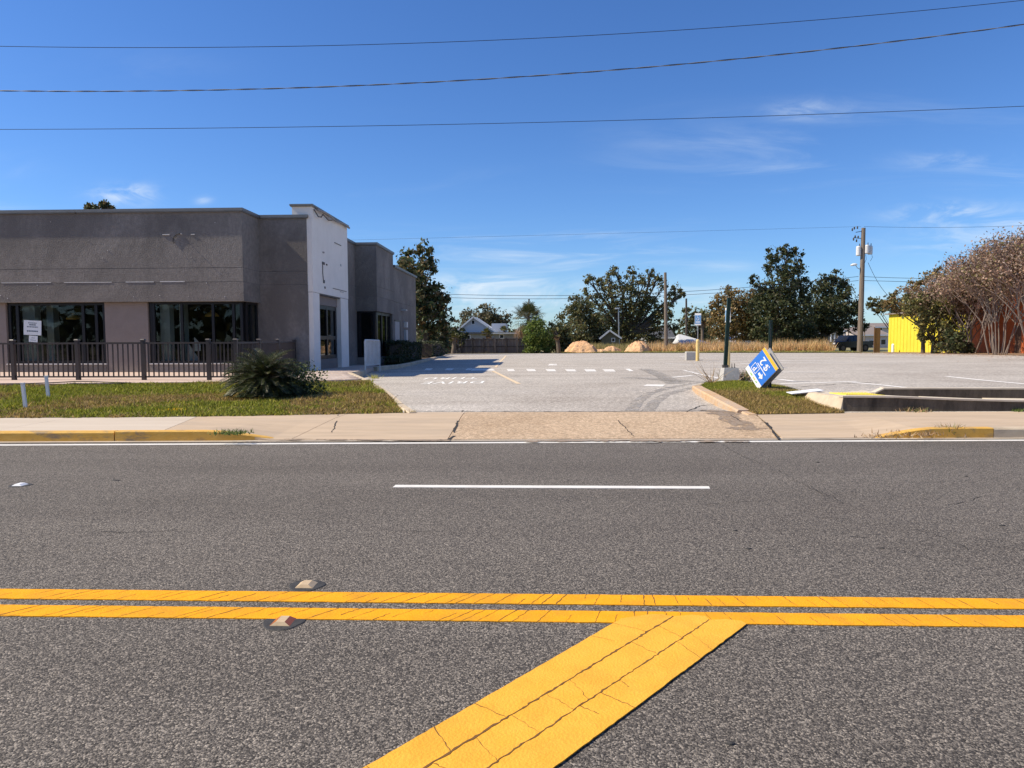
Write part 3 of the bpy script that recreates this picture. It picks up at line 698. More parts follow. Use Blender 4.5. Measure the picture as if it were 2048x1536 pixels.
def lawn_right_y(x):   # back boundary of the tongue that runs along the drive kerb
    xr = [p.x for p in LAWN_R][::-1]; yr = [p.y for p in LAWN_R][::-1]; return float(np.interp(x, xr, yr))
fr += [(x, lawn_front(x)) for x in fx]; bk += [(x, max(lawn_front(x) + .02, min(lawn_back(x), lawn_right_y(x)))) for x in fx]
lawn = strip_sheet("lawn", "turf_soil", fr, bk, lawn_z, nv=10, kind="structure")
PZ = .36
patio = MB().prism([(-45, lawn_back(-45)), (-13.5, lawn_back(-13.5)), (-9, lawn_back(-9)), (-5.66, lawn_back(-5.66)), (-4.72, 19.2), (-6.25, 23.4), (-6.35, 25.0), (-6.9, 28.7), (-6.9, 31.5), (-8.3, 33.2), (-8.3, 36), (-45, 36)], .1, [PZ, PZ, PZ, PZ - .02, PZ - .04, PZ, PZ - .03, PZ - .08, PZ - .08, PZ - .08, PZ - .08, PZ]).build("patio", "patio", kind="structure")
# pavers laid on the bias in front of the entrance
def in_poly(x, y, P):
    c = False; j = len(P) - 1
    for i in range(len(P)):
        if (P[i][1] > y) != (P[j][1] > y) and x < (P[j][0] - P[i][0]) * (y - P[i][1]) / (P[j][1] - P[i][1]) + P[i][0]: c = not c
        j = i
    return c
PAV = [(-8.2, 18.45), (-5.75, 18.7), (-4.95, 19.3), (-6.4, 23.3), (-6.45, 25.6), (-8.1, 25.6)]
paver_meshes = []
for k in range(3):
    o = MB().bev(-.195, .195, -.092, .092, 0, .03, .006).build("paver", "paver_%d" % k, patio, local=True); paver_meshes.append(o.data); bpy.data.objects.remove(o)
ca, sa = math.cos(R_(38)), math.sin(R_(38)); npv = 0
for i in range(-40, 40):
    for j in range(-60, 60):
        u, v = i * .40 + (.2 if j % 2 else 0), j * .194; x, y = -6.8 + u * ca - v * sa, 22 + u * sa + v * ca
        if in_poly(x, y, PAV) and npv < 298:
            o = bpy.data.objects.new("paver", rnd.choice(paver_meshes)); link(o, patio); o.location = (x, y, PZ - .025 + rnd.uniform(-.002, .002)); o.rotation_euler = (rnd.uniform(-.006, .006), rnd.uniform(-.006, .006), R_(38)); npv += 1
# drive kerbs (left side) and planting-bed kerb
def kerb_run(name, pts, w, mtl, drop=.3, parent=None):
    p = resample([Vector(q) for q in pts], .35); return extrude_curb(p, w, 0, base_drop=drop).build(name, mtl, parent)
kerb_d = tag(bpy.data.objects.new("drive_kerb", None), kind="structure"); link(kerb_d)
kerb_run("kerb_stone", [onz(826, 824.5, .155), onz(800, 808, .19)], .17, "curb_concrete", parent=kerb_d)
kerb_run("kerb_stone", [onz(799.5, 807, .19), onz(776, 786, .24), onz(752, 770, .31)], .17, "curb_concrete", parent=kerb_d)
kerb_run("kerb_stone", [onz(751, 769.5, .31), onz(722, 755, .36), onz(700, 745.3, .375)], .17, "curb_concrete", parent=kerb_d)
kerb_run("kerb_stone", [(-6.27, 23.5, .372), (-6.33, 25.0, .35), (-6.75, 27.2, .30)], .14, "curb_concrete", parent=kerb_d)
kerb_b = tag(bpy.data.objects.new("bed_kerb", None), kind="structure"); link(kerb_b)
kerb_run("kerb_stone", [(-6.85, 29.4, .33), (-6.35, 32.0, .33), (-6.3, 34.4, .34)], .2, "curb_concrete", parent=kerb_b)
kerb_run("kerb_stone", [(-6.3, 34.42, .34), (-6.5, 39, .34), (-6.75, 43.5, .33)], .2, "curb_concrete", parent=kerb_b)
kerb_run("kerb_stone", [(-6.75, 43.52, .33), (-7.0, 50, .30), (-7.35, 60, .24)], .2, "curb_concrete", parent=kerb_b)
MB().prism([(-8.4, 31.3), (-6.75, 30.4), (-6.4, 34.4), (-6.6, 39), (-6.85, 43.5), (-7.1, 50), (-7.45, 60), (-12, 60), (-12, 43.7), (-7.65, 43.7), (-7.65, 33.2), (-8.4, 33.2)], .0, [.27] * 3 + [.27] * 3 + [.18, .18, .25, .27, .27, .27]).build("planting_bed", "mulch", kind="structure")

# --- island and ramp on the right
isl_kerb = tag(bpy.data.objects.new("island_kerb", None), kind="structure"); link(isl_kerb)
kerb_run("kerb_stone", [onz(1506, 829, .15), onz(1492, 822, .17)], .19, "curb_rust", parent=isl_kerb)
kerb_run("kerb_stone", [onz(1488, 820, .19), onz(1455, 803, .27), onz(1424, 787, .31), onz(1402, 776, .32), onz(1394, 771, .31)], .24, "curb_rust", parent=isl_kerb)
kerb_run("kerb_stone", [onz(1394, 770.6, .30), onz(1402, 767.5, .30), onz(1428, 764, .30)], .16, "curb_concrete", parent=isl_kerb)
ISL = [onz(1508, 828, .15), onz(1486, 816, .21), onz(1450, 798, .26), onz(1404, 774, .28), onz(1410, 768, .28), onz(1470, 763, .29), onz(1560, 771, .31), onz(1625, 787, .33), onz(1665, 808, .24), onz(1690, 825.5, .15)]
ISP = [(p.x, p.y) for p in ISL]
def isl_z(x, y): return .15 + .15 * float(sstep(12.4, 15.2, np.array(y)))
m = MB(); cxy = (sum(p[0] for p in ISP) / len(ISP), sum(p[1] for p in ISP) / len(ISP)); rings = 6
for r in range(rings + 1):
    for p in ISP:
        x, y = cxy[0] + (p[0] - cxy[0]) * r / rings, cxy[1] + (p[1] - cxy[1]) * r / rings; m.v.append((x, y, isl_z(x, y)))
nI = len(ISP)
for r in range(rings):
    for k in range(nI): a, b = r * nI + k, r * nI + (k + 1) % nI; m.f.append((a, b, b + nI, a + nI))
island = m.build("grass_island", "turf_soil", kind="structure")
ramp = tag(bpy.data.objects.new("access_ramp", None)); link(ramp); ramp.location = (5.35, 12.7, .14)
tag(ramp, "concrete access ramp between low walls with dark faces beside the sidewalk", "ramp")
fw = [(5.35, 12.68, .385), (6.3, 12.69, .375), (7.2, 12.70, .335), (8.4, 12.72, .30), (12, 12.8, .26), (18, 12.9, .22)]
m = MB()
for a, b in zip(fw, fw[1:]):
    m.prism([(a[0], a[1]), (b[0], b[1]), (b[0], b[1] + .16), (a[0], a[1] + .16)], .0, [a[2], b[2], b[2], a[2]])
m.build("front_wall", "ramp_wall", ramp)
m = MB()
for a, b in zip(fw, fw[1:]):
    m.prism([(a[0] - .012, a[1] - .014), (b[0] + (.0 if b[0] < 18 else 0), b[1] - .014), (b[0], b[1] + .17), (a[0] - .012, a[1] + .17)], [a[2] + .001, b[2] + .001, b[2] + .001, a[2] + .001], [a[2] + .03, b[2] + .03, b[2] + .03, a[2] + .03])
m.build("wall_cap", "ramp_concrete", ramp)
m = MB()
for a, b in zip(fw, fw[1:]): m.prism([(a[0], 12.85), (b[0], 12.86), (b[0], 13.78), (a[0], 13.78)], 0, [a[2] + .012, b[2] + .012, b[2] - .03, a[2] - .012])
m.build("ramp_slab", "ramp_concrete", ramp)
rw = [(6.38, 13.7, .375), (6.55, 13.72, .455), (7.4, 13.74, .455), (8.97, 13.78, .445), (12, 13.9, .43), (18, 14.0, .41)]
m = MB()
for a, b in zip(rw, rw[1:]): m.prism([(a[0], a[1]), (b[0], b[1]), (b[0], b[1] + .14), (a[0], a[1] + .14)], 0, [a[2], b[2], b[2], a[2]])
m.build("rear_wall", "ramp_wall", ramp)
m = MB()
for a, b in zip(rw, rw[1:]): m.prism([(a[0] - .01, a[1] - .012), (b[0], b[1] - .012), (b[0], b[1] + .16), (a[0] - .01, a[1] + .16)], [a[2] + .001, b[2] + .001, b[2] + .001, a[2] + .001], [a[2] + .028, b[2] + .028, b[2] + .028, a[2] + .028])
m.build("wall_cap", "ramp_concrete", ramp)
MB().prism([(6.0, 13.7), (6.37, 13.7), (6.42, 14.3), (6.1, 14.5)], 0, [.36, .40, .40, .34]).build("flared_side", "ramp_concrete", ramp)
MB().prism([(5.35, 12.68), (5.35, 12.86), (5.48, 14.55), (5.30, 14.9), (5.16, 14.6), (5.19, 13.4), (5.30, 12.66)], 0, [.39, .39, .37, .345, .30, .20, .15]).build("wing_wall", "curb_concrete", ramp)
MB().prism([(5.36, 13.6), (6.0, 13.79), (6.1, 14.5), (5.5, 14.7)], 0, [.375, .37, .345, .35]).build("landing", "ramp_concrete", ramp)
pad = MB().prism([(5.62, 13.2), (6.3, 13.15), (6.2, 13.72), (5.6, 13.9)], .30, [.400, .392, .386, .386]).build("tactile_pad", "tactile_yellow", ramp)
m = MB()
for i in range(9):
    for j in range(7):
        x, y = 5.68 + i * .062, 13.22 + j * .075
        if in_poly(x, y, [(5.63, 13.22), (6.27, 13.17), (6.18, 13.69), (5.62, 13.86)]): m.lathe((x, y, .388), [(.018, 0), (.014, .014), (.008, .016)], 6)
tag(m.build("pad_domes", "tactile_yellow", pad), kind="stuff")

# verges beyond the lot
def verge(name, mtl, pts_in, pts_out, dz): return strip_sheet(name, mtl, pts_in, pts_out, lambda x, y: float(lot_z(x, y)) + dz, nv=3, kind="structure")
vx = np.linspace(-9, 31, 30)
verge("verge", "turf_soil", [(x, far_edge(x) - .3) for x in vx], [(x, far_edge(x) + 3.5) for x in vx], .035)
vy = np.linspace(28, 68, 24)
verge("leaf_strip", "leaf_litter", [(right_edge(y) - .8 + .5 * math.sin(y), y) for y in vy], [(34.3, y) for y in vy], .03)

# ================================================================== GREY SHOP BUILDING
B = thing("shop_building", (-14, 24.3, PZ), "vacant grey stucco shop building with white entrance portal and dark windows", "building")
GZ, RZ, TOP = 3.95, 3.47, 5.85
def stacked(x0, x1, y0, y1, ztop=TOP, zbot=2.8, core=.012, low="stucco_band"):
    """stucco wall cut by two horizontal grooves, with a core behind the joints"""
    MB().box(x0, x1, y0, y1, GZ + .008, ztop).build("wall", "stucco", B)
    MB().box(x0, x1, y0, y1, RZ + .006, GZ - .008).build("wall_band", "stucco", B)
    MB().box(x0 - .0, x1 + .004, y0 - .004, y1, zbot, RZ - .006).build("wall_band", low, B)
    MB().box(x0 + core, x1 - core, y0 + core, y1 - core, zbot + .05, ztop - .05).build("wall_core", "stucco_dark", B)
stacked(-28, -10.2, 24.3, 26.0)
stacked(-10.6, -8.43, 25.75, 26.15, zbot=.30, low="stucco")
stacked(-9.0, -8.58, 30.5, 33.4, zbot=.2, low="stucco_band")
stacked(-9.3, -7.57, 33.1, 36.9, zbot=2.79)
MB().box(-10, -7.572, 36.9, 43.6, .15, 3.44).build("wall", "stucco", B)
MB().box(-10, -7.57, 36.902, 43.6, 3.45, 5.22).build("wall", "stucco", B)
MB().box(-28, -9.05, 26.05, 43.55, 3.05, 5.55).build("roof", "stucco_dark", B)
MB().box(-28, -9.05, 43.2, 43.5, .1, 3.0).build("wall", "stucco", B)
# low walls and piers of the front bay
MB().box(-28, -18.84, 24.5, 24.85, .3, 2.79).build("wall", "stucco_low", B)
MB().box(-15.26, -13.72, 24.5, 24.85, .3, 2.79).build("wall", "stucco_low", B)
for a, b in ((-18.84, -15.26), (-13.72, -10.27)):
    MB().box(a, b, 24.48, 24.72, .3, .61).build("sill_wall", "stucco", B); MB().box(a - .02, b + .02, 24.44, 24.74, .612, .65).build("sill", "residue", B)
MB().box(-10.5, -10.28, 24.725, 25.74, .3, .61).build("sill_wall", "stucco", B)
# copings
def coping(pts):
    for x0, x1, y0, y1, z in pts:
        MB().box(x0, x1, y0, y1, z + .03, z + .125).build("coping", "coping", B); MB().box(x0 + .02, x1 - .02, y0 + .02, y1 - .02, z, z + .03).build("coping_lip", "coping_edge", B)
coping(((-28.05, -22.0, 24.22, 26.1, TOP), (-21.995, -16.0, 24.22, 26.1, TOP), (-15.995, -10.13, 24.22, 26.1, TOP), (-10.128, -8.36, 25.67, 26.25, TOP), (-9.1, -8.51, 30.56, 33.02, TOP), (-9.3, -7.5, 33.03, 36.95, TOP), (-10, -7.48, 36.96, 43.7, 5.22)))
# white entrance portal
PX = -8.25
MB().box(-8.95, PX, 25.78, 26.55, .15, 3.19).build("portal_pillar", "white_stucco", B)
MB().box(-8.95, PX, 29.4, 30.55, .15, 3.19).build("portal_pillar", "white_stucco", B)
MB().box(-8.955, PX + .012, 25.772, 30.558, 3.205, 6.27).build("portal_wall", "white_stucco", B)
MB().box(-8.94, PX - .03, 25.80, 30.5, 3.15, 3.206).build("portal_joint", "stucco_dark", B)
MB().box(-8.62, -8.40, 26.56, 29.39, 2.80, 3.149).build("transom_panel", "stucco_low", B)
MB().box(-8.62, -8.42, 26.56, 29.39, .15, .70).build("sill_wall", "stucco_low", B)
MB().box(-9.02, -8.17, 25.70, 30.63, 6.30, 6.36).build("portal_coping", "coping", B)
MB().box(-9.0, -8.2, 25.73, 30.6, 6.272, 6.299).build("coping_lip", "coping_rust", B)
g = MB(); gpts = [(-8.13, 26.1, 6.22), (-8.10, 27.2, 6.27), (-8.13, 28.4, 6.20), (-8.11, 29.6, 6.26), (-8.13, 30.5, 6.24)]
g.tube(gpts, .045, 6); g.build("sign_track", "coping_rust", B)
m = MB(); m.tube([(-8.2, 25.95, 6.2), (-8.12, 26.2, 5.98), (-8.10, 26.5, 6.02), (-8.13, 26.8, 6.17), (-8.1, 27.4, 6.05), (-8.14, 28, 6.15)], .022, 5); m.build("loose_cable", "hardware", B)
for (y, z, sy, sz, mt) in ((26.9, 4.32, .30, .10, "hardware"), (27.4, 4.33, .14, .06, "hardware"), (26.95, 4.75, .1, .06, "residue"), (27.1, 4.76, .06, .06, "hardware"), (27.0, 3.62, .16, .12, "hardware"), (27.15, 3.42, .1, .08, "hardware"), (28.6, 5.35, .95, .025, "hardware"), (28.25, 3.50, 2.0, .018, "hardware"), (29.3, 3.42, .5, .05, "residue"), (29.4, 4.5, .12, .09, "residue")):
    MB().box(PX + .0135, PX + .035, y, y + sy, z, z + sz).build("anchor_mark", mt, B)
m = MB(); m.tube([(PX + .03, 26.95, 4.33), (PX + .03, 26.93, 4.0), (PX + .03, 27.0, 3.7)], .015, 5); m.build("loose_cable", "hardware", B)
# residue line of an old trim, brackets and conduit on the front
rr = random.Random(3); x = -27.5
while x < -10.5:
    w = rr.uniform(.3, 1.9)
    if rr.random() < .72: MB().box(x, min(x + w, -10.4), 24.288, 24.2995, RZ + rr.uniform(-.004, .002), RZ + rr.uniform(.014, .03)).build("trim_residue", "residue", B)
    x += w + rr.uniform(.05, .5)
for x0, x1, z, dp in ((-12.98, -12.73, 5.08, .03), (-12.42, -12.30, 5.10, .035), (-11.98, -11.85, 5.08, .03)): MB().box(x0, x1, 24.31 - dp, 24.31, z, z + .028).build("bracket", "residue", B)
m = MB(); m.tube([(-12.36, 24.283, 5.11), (-12.5, 24.28, 5.09), (-12.6, 24.28, 4.98), (-12.62, 24.283, 4.85), (-12.58, 24.283, 4.81)], .015, 6); m.tube([(-12.36, 24.29, 5.12), (-12.36, 24.16, 5.115)], .012, 6); m.build("conduit", "hardware", B)
for _ in range(60):
    xx, z2 = rr.uniform(-19, -10.3), rr.choice((rr.uniform(2.9, 3.5), rr.uniform(4, 5.6))); s = rr.uniform(.012, .03)
    MB().box(xx, xx + s, 24.286, 24.3, z2, z2 + s).build("paint_chip", "residue", B) if rr.random() < .25 else None
# glazing
def window(o, u, w, h, mull, rails=(), bar=.07, dep=.09, glass="shop_glass", name="window"):
    """o = lower corner, u = unit vector along the sill; frame > panes"""
    o, u = Vector(o), Vector(u); up = Vector((0, 0, 1)); n = u.cross(up)
    fr = MB(); xs_ = [0] + list(mull) + [w]
    for k, x in enumerate(xs_):
        xx = min(max(x, bar / 2), w - bar / 2); fr.beam(o + u * xx, o + u * xx + up * h, bar, dep, up=n)
    for z in [bar / 2, h - bar / 2] + list(rails): fr.beam(o + up * z + u * bar, o + up * z + u * (w - bar), dep * .9, bar * .9)
    f = fr.build(name, "black_frame", B)
    zs = [bar] + sorted(rails) + [h - bar]
    for a, b in zip(xs_, xs_[1:]):
        for c, d in zip(zs, zs[1:]):
            p = [o + u * (a + bar * .4) + up * (c - .01), o + u * (b - bar * .4) + up * (c - .01), o + u * (b - bar * .4) + up * (d + .01), o + u * (a + bar * .4) + up * (d + .01)]
            MB().quad(*p).build("pane", glass, f)
    return f
window((-18.82, 24.62, .65), (1, 0, 0), 3.54, 2.15, [.34, 2.72, 3.2], bar=.10)
window((-13.70, 24.62, .65), (1, 0, 0), 3.33, 2.15, [.14, 1.15, 2.27, 3.0], bar=.09)
window((-10.34, 24.74, .65), (0, 1, 0), 1.0, 2.15, [.45], bar=.08)
window((-8.47, 26.6, .70), (0, 1, 0), 2.76, 2.10, [1.45], rails=[.84], bar=.16, glass="side_glass")
MB().box(-8.62, -7.62, 33.22, 33.5, .15, .63).build("sill_wall", "stucco_low", B)
MB().box(-8.0, -7.62, 33.5, 36.6, .15, .63).build("sill_wall", "stucco_low", B)
MB().box(-8.4, -7.575, 36.6, 36.895, .15, 2.785).build("pier", "stucco", B)
window((-8.56, 33.28, .63), (1, 0, 0), .86, 2.16, [.14], bar=.09, glass="side_glass")
window((-7.72, 33.36, .63), (0, 1, 0), 3.22, 2.16, [.22, 1.2, 2.2], bar=.15, glass="side_glass")
d_ = MB().box(-7.6, -7.55, 37.1, 38.35, .27, 2.42).build("door", "door_paint", B)
MB().box(-7.555, -7.53, 38.36, 38.43, .27, 2.50).build("door_frame", "black_frame", B); MB().box(-7.555, -7.53, 37.02, 38.43, 2.43, 2.50).build("door_frame", "black_frame", B)
MB().box(-7.55, -7.49, 37.2, 37.26, 1.25, 1.38).build("handle", "black_frame", d_)
MB().box(-7.57, -7.40, 39.6, 39.95, 2.15, 2.45).build("meter_box", "white_metal", B); MB().box(-7.57, -7.42, 39.6, 40.0, 1.3, 2.0).build("meter_box", "grey_box", B)
for z in (.7, .85, 1.0, 1.12): MB().box(-7.57, -7.5, 39.55, 40.05, z, z + .05).build("conduit_clip", "grey_box", B)
MB().box(-7.57, -7.3, 38.9, 39.3, 3.05, 3.12).build("wall_light", "grey_box", B)
# interior
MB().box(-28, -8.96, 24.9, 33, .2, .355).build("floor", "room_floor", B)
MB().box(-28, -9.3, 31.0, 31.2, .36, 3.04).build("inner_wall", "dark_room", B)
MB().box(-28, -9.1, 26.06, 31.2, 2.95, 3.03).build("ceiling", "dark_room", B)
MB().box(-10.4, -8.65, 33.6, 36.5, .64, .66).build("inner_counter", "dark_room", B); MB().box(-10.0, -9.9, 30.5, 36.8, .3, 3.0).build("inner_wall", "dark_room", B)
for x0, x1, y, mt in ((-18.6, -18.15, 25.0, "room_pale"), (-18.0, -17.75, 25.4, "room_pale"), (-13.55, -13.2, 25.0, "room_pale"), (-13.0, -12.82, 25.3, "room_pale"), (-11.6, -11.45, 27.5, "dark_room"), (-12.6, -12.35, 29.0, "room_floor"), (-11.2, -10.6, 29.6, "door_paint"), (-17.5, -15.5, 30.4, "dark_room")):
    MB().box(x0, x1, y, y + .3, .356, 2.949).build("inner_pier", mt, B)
def pendant(px, py, label):
    c = aty(px, py, 25.35); t = thing("pendant_lamp", (c.x, c.y, c.z), label, "pendant lamp", "orange pendant lamps inside the shop")
    MB().lathe((0, 0, 0), [(.24, -.02), (.235, .03), (.16, .11), (.05, .16), (.04, .21)], 18).build("lamp_shade", "lamp_orange", t, local=True)
    MB().tube([(0, 0, .2), (0, 0, 2.80 - c.z)], .012, 6).build("cord", "black_frame", t, local=True)
pendant(147, 638, "orange pendant lamp behind the leftmost window near the paper notice"); pendant(424, 632, "orange pendant lamp behind the right window near the corner")
# paper notices
def notice(px0, py0, px1, py1, lines, label, tilt):
    a, b = aty(px0, py0, 24.575), aty(px1, py1, 24.575); w, h = b.x - a.x, a.z - b.z
    t = thing("paper_notice", ((a.x + b.x) / 2, 24.575, b.z), label, "notice"); t.rotation_euler = (0, tilt, 0)
    MB().box(-w / 2, w / 2, 0, .004, 0, h).build("sheet", "paper", t, local=True)
    for z, l, th in lines:
        m = MB(); x = -l * w / 2
        while x < l * w / 2:
            q = rr.uniform(.02, .055) * w / .6; m.box(x, min(x + q, l * w / 2), -.003, -.001, z * h, (z + th) * h); x += q + .012
        m.build("print_line", "ink", t, local=True)
notice(46, 641, 82.5, 670, [(.80, .5, .05), (.66, .36, .08), (.52, .62, .07), (.22, .62, .09)], "large pale printed notice taped inside the leftmost shop window", R_(3))
notice(57, 671.5, 75, 684, [(.6, .4, .1), (.25, .6, .1)], "small white notice taped directly below the large window notice", R_(4))
bd = thing("leaning_board", aty(388, 727, 25.0), "white board leaning behind the glass of the right shop window", "board")
MB().prism([(-.2, 0), (.16, 0), (.16, .02), (-.2, .02)], 0, [.75, .2, .2, .75]).build("board_panel", "white_plastic", bd, local=True)
MB().prism([(.02, .03), (.24, .03), (.24, .05), (.02, .05)], .45, [.95, .7, .7, .95]).build("board_offcut", "white_plastic", bd, local=True)

# ================================================================== PATIO RAILING
rail = thing("patio_railing", (-9.0, 19.1, PZ), "dark brown metal patio railing with square posts and thin balusters", "railing")
RH = 1.09
pm = MB().box(-.048, .048, -.048, .048, 0, RH).build("post", "rail_brown", rail, local=True); post_me = pm.data; bpy.data.objects.remove(pm)
pm = MB().bev(-.06, .06, -.06, .06, 0, .035, .016).build("post_cap", "post_cap", rail, local=True); cap_me = pm.data; bpy.data.objects.remove(pm)
pm = MB().box(-.016, .016, -.011, .011, .10, RH - .10).build("baluster", "rail_brown", rail, local=True); bal_me = pm.data; bpy.data.objects.remove(pm)
def rail_post(p):
    o = bpy.data.objects.new("post", post_me); link(o, rail); o.location = Vector(p) - rail.location
    c = bpy.data.objects.new("post_cap", cap_me); link(c, o); c.location = (0, 0, RH)
def rail_bay(a, b, nb):
    a, b = Vector(a), Vector(b); up = Vector((0, 0, 1)); d = (b - a).normalized(); ang = math.atan2(d.y, d.x)
    MB().beam(a + d * .056 + up * (RH - .075), b - d * .056 + up * (RH - .075), .06, .05).build("top_rail", "rail_brown", rail)
    MB().beam(a + d * .056 + up * .09, b - d * .056 + up * .09, .045, .04).build("bottom_rail", "rail_brown", rail)
    for i in range(nb):
        p = a.lerp(b, (i + 1) / (nb + 1)); o = bpy.data.objects.new("baluster", bal_me); link(o, rail); o.location = p - rail.location; o.rotation_euler = (0, 0, ang)
fp = [Vector((x, 19.22 - (x + 14.6) * .03, PZ)) for x in (-20.2, -18.35, -16.5, onz(30, 760, PZ).x, onz(158, 760, PZ).x, onz(289, 760, PZ).x, onz(419, 760, PZ).x, onz(481, 759, PZ).x)]
for a, b in zip(fp, fp[1:]): rail_bay(a, b, 12 if (b - a).length > 1.2 else 6)
for p in fp: rail_post(p)
e0_, e1_ = fp[-1], Vector((-8.95, 25.66, PZ)); rp = [e0_.lerp(e1_, t) for t in (0, .33, .66, 1)]
for a, b in zip(rp, rp[1:]): rail_bay(a, b, 15)
for p in rp[1:]: rail_post(p)

# white slatted barrier by the curb ramp
bar0, bar1 = Vector((-6.62, 26.8, .27)), Vector((-6.55, 28.95, .25))
bt = thing("white_barrier", (-6.58, 27.8, .26), "low white metal barrier with vertical slats standing beside the entrance walk", "barrier")
up = Vector((0, 0, 1)); m = MB()
m.tube([bar0 - up * .15, bar0 + up * 1.10, bar0.lerp(bar1, .03) + up * 1.17, bar0.lerp(bar1, .97) + up * 1.17, bar1 + up * 1.10, bar1 - up * .15], .032, 8); m.build("frame", "white_metal", bt)
MB().tube([bar0 + up * .2, bar1 + up * .2], .024, 6).build("lower_bar", "white_metal", bt)
for i in range(10):
    p = bar0.lerp(bar1, (i + 1) / 11); MB().box(p.x - .012, p.x + .012, p.y - .05, p.y + .05, p.z + .2, p.z + 1.16).build("slat", "white_metal", bt)

# white stakes on the lawn
for px, py, lab, lean in ((51, 814, "white plastic stake in the lawn nearer the sidewalk", -.05), (97, 799, "white plastic stake in the lawn nearer the patio", -.04)):
    p = onz(px, py, .2); p.z = float(lawn_z(p.x, p.y)); t = thing("lawn_stake", p, lab, "stake", "white stakes on the lawn"); t.rotation_euler = (R_(2), lean, 0)
    MB().bev(-.028, .028, -.02, .02, -.1, .46, .008).build("stake", "white_plastic", t, local=True); MB().box(-.034, .034, -.026, .026, .455, .475).build("stake_cap", "white_plastic", t, local=True)

# ================================================================== SIGNS AND BOLLARDS
def yawed(o, loc, rz): o.location = loc; o.rotation_euler = (0, 0, rz)
cb = thing("concrete_base", onz(1459, 764, .27), "tapered concrete footing with green post and anchor bolts on the grass island", "sign base")
m = MB(); m.prism([(-.25, -.22), (.25, -.22), (.25, .22), (-.25, .22)], -.1, -.05)
m.add([(-.25, -.24, -.05), (.25, -.24, -.05), (.25, .24, -.05), (-.25, .24, -.05), (-.185, -.18, .385), (.185, -.18, .385), (.185, .18, .385), (-.185, .18, .385)], [(4, 5, 6, 7), (0, 1, 5, 4), (1, 2, 6, 5), (2, 3, 7, 6), (3, 0, 4, 7)])
m.build("footing", "block_concrete", cb, local=True)
m = MB(); m.beam((-.12, 0, .38), (-.045, .0, 2.25), .09, .09); m.build("post", "green_post", cb, local=True)
MB().box(-.19, -.05, -.07, .07, .386, .46).build("post_shoe", "hardware", cb, local=True)
for x, h in ((.03, .12), (.10, .12), (-.165, .06)): MB().tube([(x, -.1, .38), (x, -.1, .38 + h)], .01, 6).build("anchor_bolt", "hardware", cb, local=True); MB().lathe((x, -.1, .386), [(.022, 0), (.022, .018)], 6).build("bolt_nut", "hardware", cb, local=True)
def access_sign(px, py, yaw, hb, sw, sh, label):
    p = onlot(px, py); t = thing("bollard_sign", p, label, "parking sign", "yellow bollards carrying accessible parking signs", rz=yaw)
    MB().lathe((0, 0, -.05), [(.085, 0), (.085, hb), (.06, hb + .05), (.03, hb + .06)], 16).build("bollard", "bollard_yellow", t, local=True, smooth=False)
    MB().tube([(0, 0, hb), (0, 0, hb + 1.25)], .022, 8).build("sign_pole", "galvanised", t, local=True)
    z0 = hb + .70; s = MB().box(-sw / 2, sw / 2, -.034, -.024, z0, z0 + sh).build("sign_panel", "sign_white", t, local=True)
    MB().box(-sw / 2 + .012, sw / 2 - .012, -.039, -.0345, z0 + .06, z0 + sh * .83).build("blue_field", "sign_blue_pale", s, local=True)
    ic = MB(); cz = z0 + sh * .60                                # wheelchair symbol
    ring = [(math.cos(a) * .055, -.042, cz - .05 + math.sin(a) * .055) for a in np.linspace(2.6, 6.6, 12)]; ic.tube(ring, .008, 5)
    ic.tube([(-.005, -.042, cz + .08), (-.002, -.042, cz), (.05, -.042, cz - .005), (.07, -.042, cz - .07)], .010, 5); ic.lathe((-.006, -.042, cz + .095), [(.001, 0), (.016, .012), (.001, .03)], 8)
    ic.build("symbol", "sign_white", s, local=True)
    for k in range(2): MB().box(-sw * .32, sw * .32, -.042, -.0395, z0 + .10 + k * .055, z0 + .125 + k * .055).build("print_line", "sign_white", s, local=True)
access_sign(1395, 722, R_(-18), 1.05, .30, .58, "yellow bollard with blue and white sign beside a low concrete block")
access_sign(1455.5, 737, R_(-66), 1.05, .30, .55, "yellow bollard with blue sign seen edge-on behind the green post")
p = onlot(1386, 721.5); p.y += .8
t = thing("wheel_block", p, "low grey concrete block behind the yellow sign bollard", "concrete block"); MB().bev(-.20, .30, -.22, .22, -.05, .44, .03).build("block", "block_concrete", t, local=True)

# fallen-over parking sign hung crooked on its green post
sp = onz(1539, 780, .28); ps = thing("parking_sign", sp, "blue parking sign with amber strip hanging crooked on a green post", "parking sign")
for x in (-.022, .022): MB().box(x - .013, x + .013, -.02, .02, -.1, 1.56).build("post", "green_post", ps, local=True)
MB().box(-.010, .010, .004, .018, -.1, 1.55).build("post_web", "galvanised", ps, local=True)
th = R_(61); hN = Vector((-math.sin(th), -math.cos(th), 0)); hH = Vector((math.cos(th), -math.sin(th), 0))
rgt = (hH * -.655 + up * .755).normalized(); nrm = hN; upv = nrm.cross(rgt).normalized()
ctr = aty(1525, 737, 15.93) - sp
def frame_m(c): return Matrix(((rgt.x, upv.x, nrm.x, c.x), (rgt.y, upv.y, nrm.y, c.y), (rgt.z, upv.z, nrm.z, c.z), (0, 0, 0, 1)))
FM = frame_m(ctr + hN * .035); BM = frame_m(ctr - hN * .11 - hH * -.02 + up * -.01)
def on_board(o, M=FM): o.matrix_local = M; return o
bw, bh = .30, .37
panel = on_board(MB().box(-bw, bw, -bh, bh, -.02, 0).build("front_panel", "sign_white", ps, local=True))
rear = on_board(MB().box(-bw, bw, -bh, bh, -.012, .012).build("rear_panel", "sign_grey_shaded", ps, local=True), BM)
def sub(o): o.parent = panel; o.matrix_local = Matrix.Identity(4); return o
sub(MB().box(-bw, bw, -.285, .245, .001, .004).build("blue_field", "sign_blue", panel, local=True))
